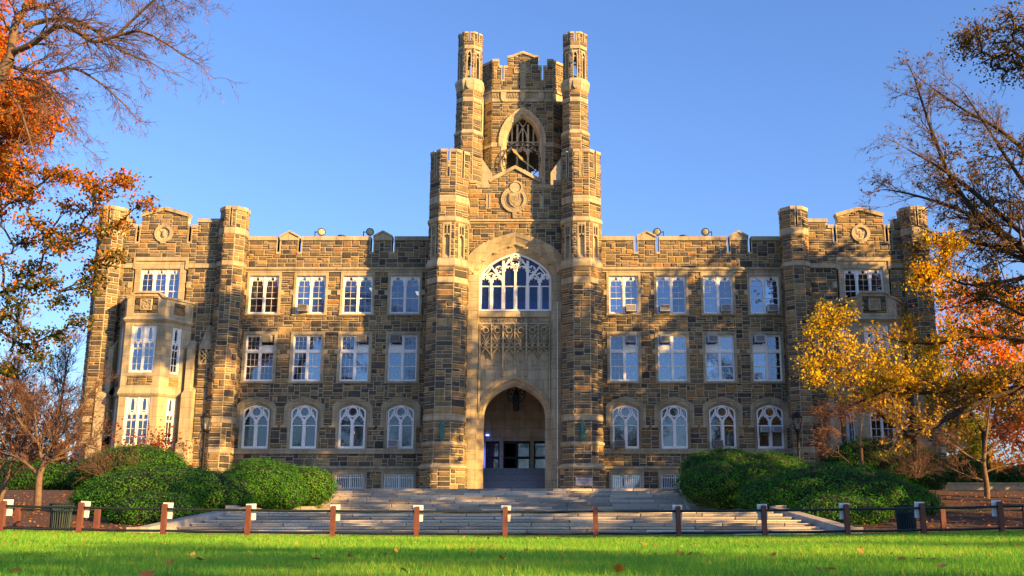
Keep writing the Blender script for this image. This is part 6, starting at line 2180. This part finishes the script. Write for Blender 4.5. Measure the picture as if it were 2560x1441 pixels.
# ---- trees outside the frame whose shade falls on the hall and lawn
def shade_tree(x, y, ztop, zbot, r, n, k, lab, m='olive', size=.55, sq=1.0):
    zc, rz = (ztop + zbot) / 2, (ztop - zbot) / 2
    c = blob([((x, y, zc), (r, r * .8, rz))] + ([((19.5, 37.2, 26.6), (4.0, 2.6, 2.0))] if x == 27.8 else []), n)
    cluster_tree('shade_tree', lab, (x, y, 0), (x, y, zbot + rz * .4), c, m, 'barkdark', n=k, spread=.8, size=size, trunk_r=(.4, .25), br=.12, group='shade trees outside the view')
SHADE = [(38, 49.5, 26.8, 4, 7.6, 230, 90, 'broad shade tree right of the view, nearest the right wing'),
         (50.5, 49.5, 28, 4, 7.0, 200, 90, 'broad shade tree right of the view, nearest the right pavilion'),
         (37, 40, 29.5, 17.5, 4.8, 40, 55, 'tall shade tree right of the view, before the centre'),
         (27.8, 37.5, 28.8, 15, 4.8, 135, 75, 'tall shade tree right of the view, beyond the fence'),
         (34.5, 26, 18.5, 5, 5.2, 62, 60, 'shade tree right of the view, beside the stairs'),
         (36, 14, 16, 4.5, 5.0, 50, 55, 'shade tree right of the lawn'),
         (27, 15, 16.5, 6.5, 4.6, 46, 55, 'shade tree right of the lawn, nearest the camera'),
         (44, 8, 16, 4, 5.0, 60, 55, 'shade tree farther right of the lawn'),
         (48, -9, 15, 6, 7, 38, 45, 'thin shade tree behind the camera on the right'),
         (27, -9, 14, 5, 6, 30, 45, 'thin shade tree behind the camera, nearer'),
         (12, -14, 17, 6, 6, 34, 45, 'thin shade tree straight behind the camera')]
for s in SHADE: shade_tree(*s)
bt = dict(max=3, nch=[5, 5, 4], ang=(.3, .75), ratio=(.5, .72), wig=.12, grav=.02, rmin=.015, trunk_r=(.5, .35))
for x, y, lab in ((-12, -22, 'tall bare tree behind the camera on the left'), (-2, -30, 'tall bare tree far behind the camera')):
    limb_tree('bare_tree', lab, [(x, y, 0), (x, y, 4), (x + .4, y, 8)],
      [([(x + .4, y, 8), (x + .8, y, 14), (x + 1.5, y, 24)], .3, .05), ([(x, y, 7), (x - 3, y, 12), (x - 5, y, 20)], .25, .05), ([(x, y, 7), (x + 4, y, 12), (x + 7, y, 19)], .25, .05), ([(x, y, 6), (x - 5, y, 10), (x - 9, y, 14)], .2, .05), ([(x, y, 8), (x + 1, y, 15), (x - 2, y, 23)], .2, .05)],
      bt, 'barkdark', 'twigdark', None, spacing=.9, L0=(2.5, 5.0), group='bare trees outside the view')

# ================================================================== grass and fallen leaves
M['grass'] = leafmat('grass_blades', [(0, (.09, .30, .035)), (.45, (.19, .50, .05)), (.8, (.33, .56, .055)), (1, (.62, .52, .09))], trans=.4, noise=.2)
def grass():
    parts = []
    for y0, y1, dens, hgt, wid in ((3.5, 5.8, 700, .055, .008), (5.8, 11, 1900, .055, .0065), (11, 18, 850, .06, .0095), (18, 32.3, 400, .065, .0145)):
        xa, xb = 2.6 - .57 * y1 - 4, 2.6 + .49 * y1 + 5
        n = int((y1 - y0) * (xb - xa) * dens)
        x = rng.uniform(xa, xb, n); y = rng.uniform(y0, y1, n)
        k = (x > 2.6 - .57 * y - 4) & (x < 2.6 + .49 * y + 5)
        x, y = x[k], y[k]
        n = len(x)
        pt = np.sin(x * 1.3 + np.sin(y * .9) * 2) * np.sin(y * 1.1 + np.sin(x * .7)) 
        h = hgt * (1 + .25 * pt + rng.normal(size=n) * .3 + .9 * (y > 31.2) * rng.random(n) ** 2).clip(.35, 2.4)
        z = np.minimum(.3, .00077 * (x - 1.5) ** 2) * np.clip(y / 28, 0, 1)
        a = rng.uniform(0, 2 * PI, n)
        w = wid * rng.uniform(.6, 1.3, n)
        lx, ly = rng.normal(size=n) * h * .45, rng.normal(size=n) * h * .45
        b0 = np.stack([x - np.cos(a) * w / 2, y - np.sin(a) * w / 2, z - .005], 1)
        b1 = np.stack([x + np.cos(a) * w / 2, y + np.sin(a) * w / 2, z - .005], 1)
        tp = np.stack([x + lx, y + ly, z + h], 1)
        wx = np.sin(x * .55 + 1.3) * np.sin(y * .8 + np.sin(x * .4) * 1.5)
        t = np.clip(.40 + .16 * pt + .14 * wx + rng.normal(size=n) * .24 + .35 * (rng.random(n) < .06), 0, 1)
        parts.append((np.stack([b0, b1, tp], 1).reshape(-1, 3), t))
    V = np.concatenate([p[0] for p in parts])
    t = np.concatenate([p[1] for p in parts])
    o = obj_from('grass', fast_mesh('grass', V, np.arange(len(V)).reshape(-1, 3), t), 'grass')
    tag(o, 'short bright green lawn grass in the foreground', 'grass', kind='stuff')
grass()
M['fallen'] = leafmat('fallen_leaves', [(0, (.24, .10, .05)), (.4, (.45, .22, .07)), (.7, (.62, .24, .03)), (1, (.6, .42, .12))], trans=.25)
n = 2200
y = 7 + 24.8 * rng.random(n) ** .62
x = 2.6 + (rng.random(n) * 1.06 - .57) * y
p = np.stack([x, y, np.minimum(.3, .00077 * (x - 1.5) ** 2) * np.clip(y / 28, 0, 1) + .05 + .015 * rng.random(n)], 1)
p = p[rng.random(len(p)) < .16 + .5 * (p[:, 1] > 25) * (.4 + .6 * (np.sin(p[:, 0] * .9) > 0))]
tag(leaves_obj('leaf_litter', p, .085, 'fallen', None, up=np.tile([0, 0, 1.], (len(p), 1)), aspect=.75), 'small scattered leaves on the lawn', 'leaves', kind='stuff')
n = 5200
x = np.where(rng.random(n) < .5, rng.uniform(-24, -9.8, n), rng.uniform(11.5, 26, n))
y = 35.2 + 17 * rng.random(n) ** 1.5
p = np.stack([x, y, np.array([zg(a, b) for a, b in zip(x, y)]) + .02], 1)
p = p[p[:, 2] > -.1]
st = np.stack([rng.uniform(-8.7, -6.5, 160), rng.uniform(50, 54, 160), np.zeros(160)], 1)
st[:, 2] = .9 + np.floor((st[:, 1] - 50) / .37 + 1).clip(0, 11) * .1187 + .03
p = np.concatenate([p, st])
tag(leaves_obj('leaf_litter', p, .1, 'fallen', None, up=np.tile([0, 0, 1.], (len(p), 1)), aspect=.75, tint=rng.random(len(p)) * .8), 'brown and orange leaf litter on the mulch banks', 'leaves', kind='stuff')
def big_leaf(x, y, s, tone, lab, rz):
    pts = [(0, -.5), (.12, -.42), (.34, -.3), (.5, 0), (.36, .16), (.3, .36), (.06, .5), (-.14, .38), (-.38, .3), (-.46, .02), (-.34, -.26), (-.12, -.42)]
    V = [(0, 0, .12)] + [(a * s, b * s, s * (.06 + .5 * a * a - .25 * b)) for a, b in pts]
    V[0] = (0, 0, s * .02)
    n_ = len(pts)
    V = [(a * .8, b * .8, c_ * .8) for a, b, c_ in V]
    me = fast_mesh('fallen_leaf', V, [(0, 1 + i, 1 + (i + 1) % n_) for i in range(n_)], np.full(n_, tone))
    o = obj_from('fallen_leaf', me, 'fallen')
    o.location = (x, y, zl(x, y) + .06)
    o.rotation_euler = (R(U(30, 55)), R(U(-20, 20)), rz)
    tag(o, lab, 'leaf', 'single fallen leaves on the lawn')
for i, (x, y, s, tone, lab) in enumerate((
    (-.52, 8.69, .1, .75, 'large pale orange fallen leaf standing on the lawn at lower left'),
    (.09, 6.6, .12, .1, 'brown curled leaf at the bottom edge left of centre'),
    (-2.31, 13.29, .09, .95, 'small yellow fallen leaf behind the large orange one'),
    (1.58, 7.2, .08, .3, 'tan fallen leaf near the bottom edge at centre left'),
    (2.09, 10.11, .1, .6, 'orange brown fallen leaf on the lawn left of centre'),
    (3.04, 7.5, .11, .7, 'bright orange fallen leaf near the bottom edge at centre'),
    (3.68, 11.56, .1, .65, 'upright orange fallen leaf right of centre, left of a pair'),
    (3.98, 11.08, .13, .6, 'larger orange fallen leaf right of centre, right of a pair'),
    (4.85, 11.08, .09, .2, 'brown fallen leaf on the right half of the lawn'),
    (5.41, 7.84, .11, .85, 'pale tan fallen leaf at lower right'),
    (5.66, 9.51, .09, .7, 'orange fallen leaf at right behind the pale tan one'),
    (6.13, 12.46, .1, .35, 'upright tan fallen leaf far right on the lawn'),
    (9.21, 15.32, .12, .55, 'orange brown fallen leaf by the right edge of the lawn'))):
    big_leaf(x, y, s, tone, lab, R(37 * i))
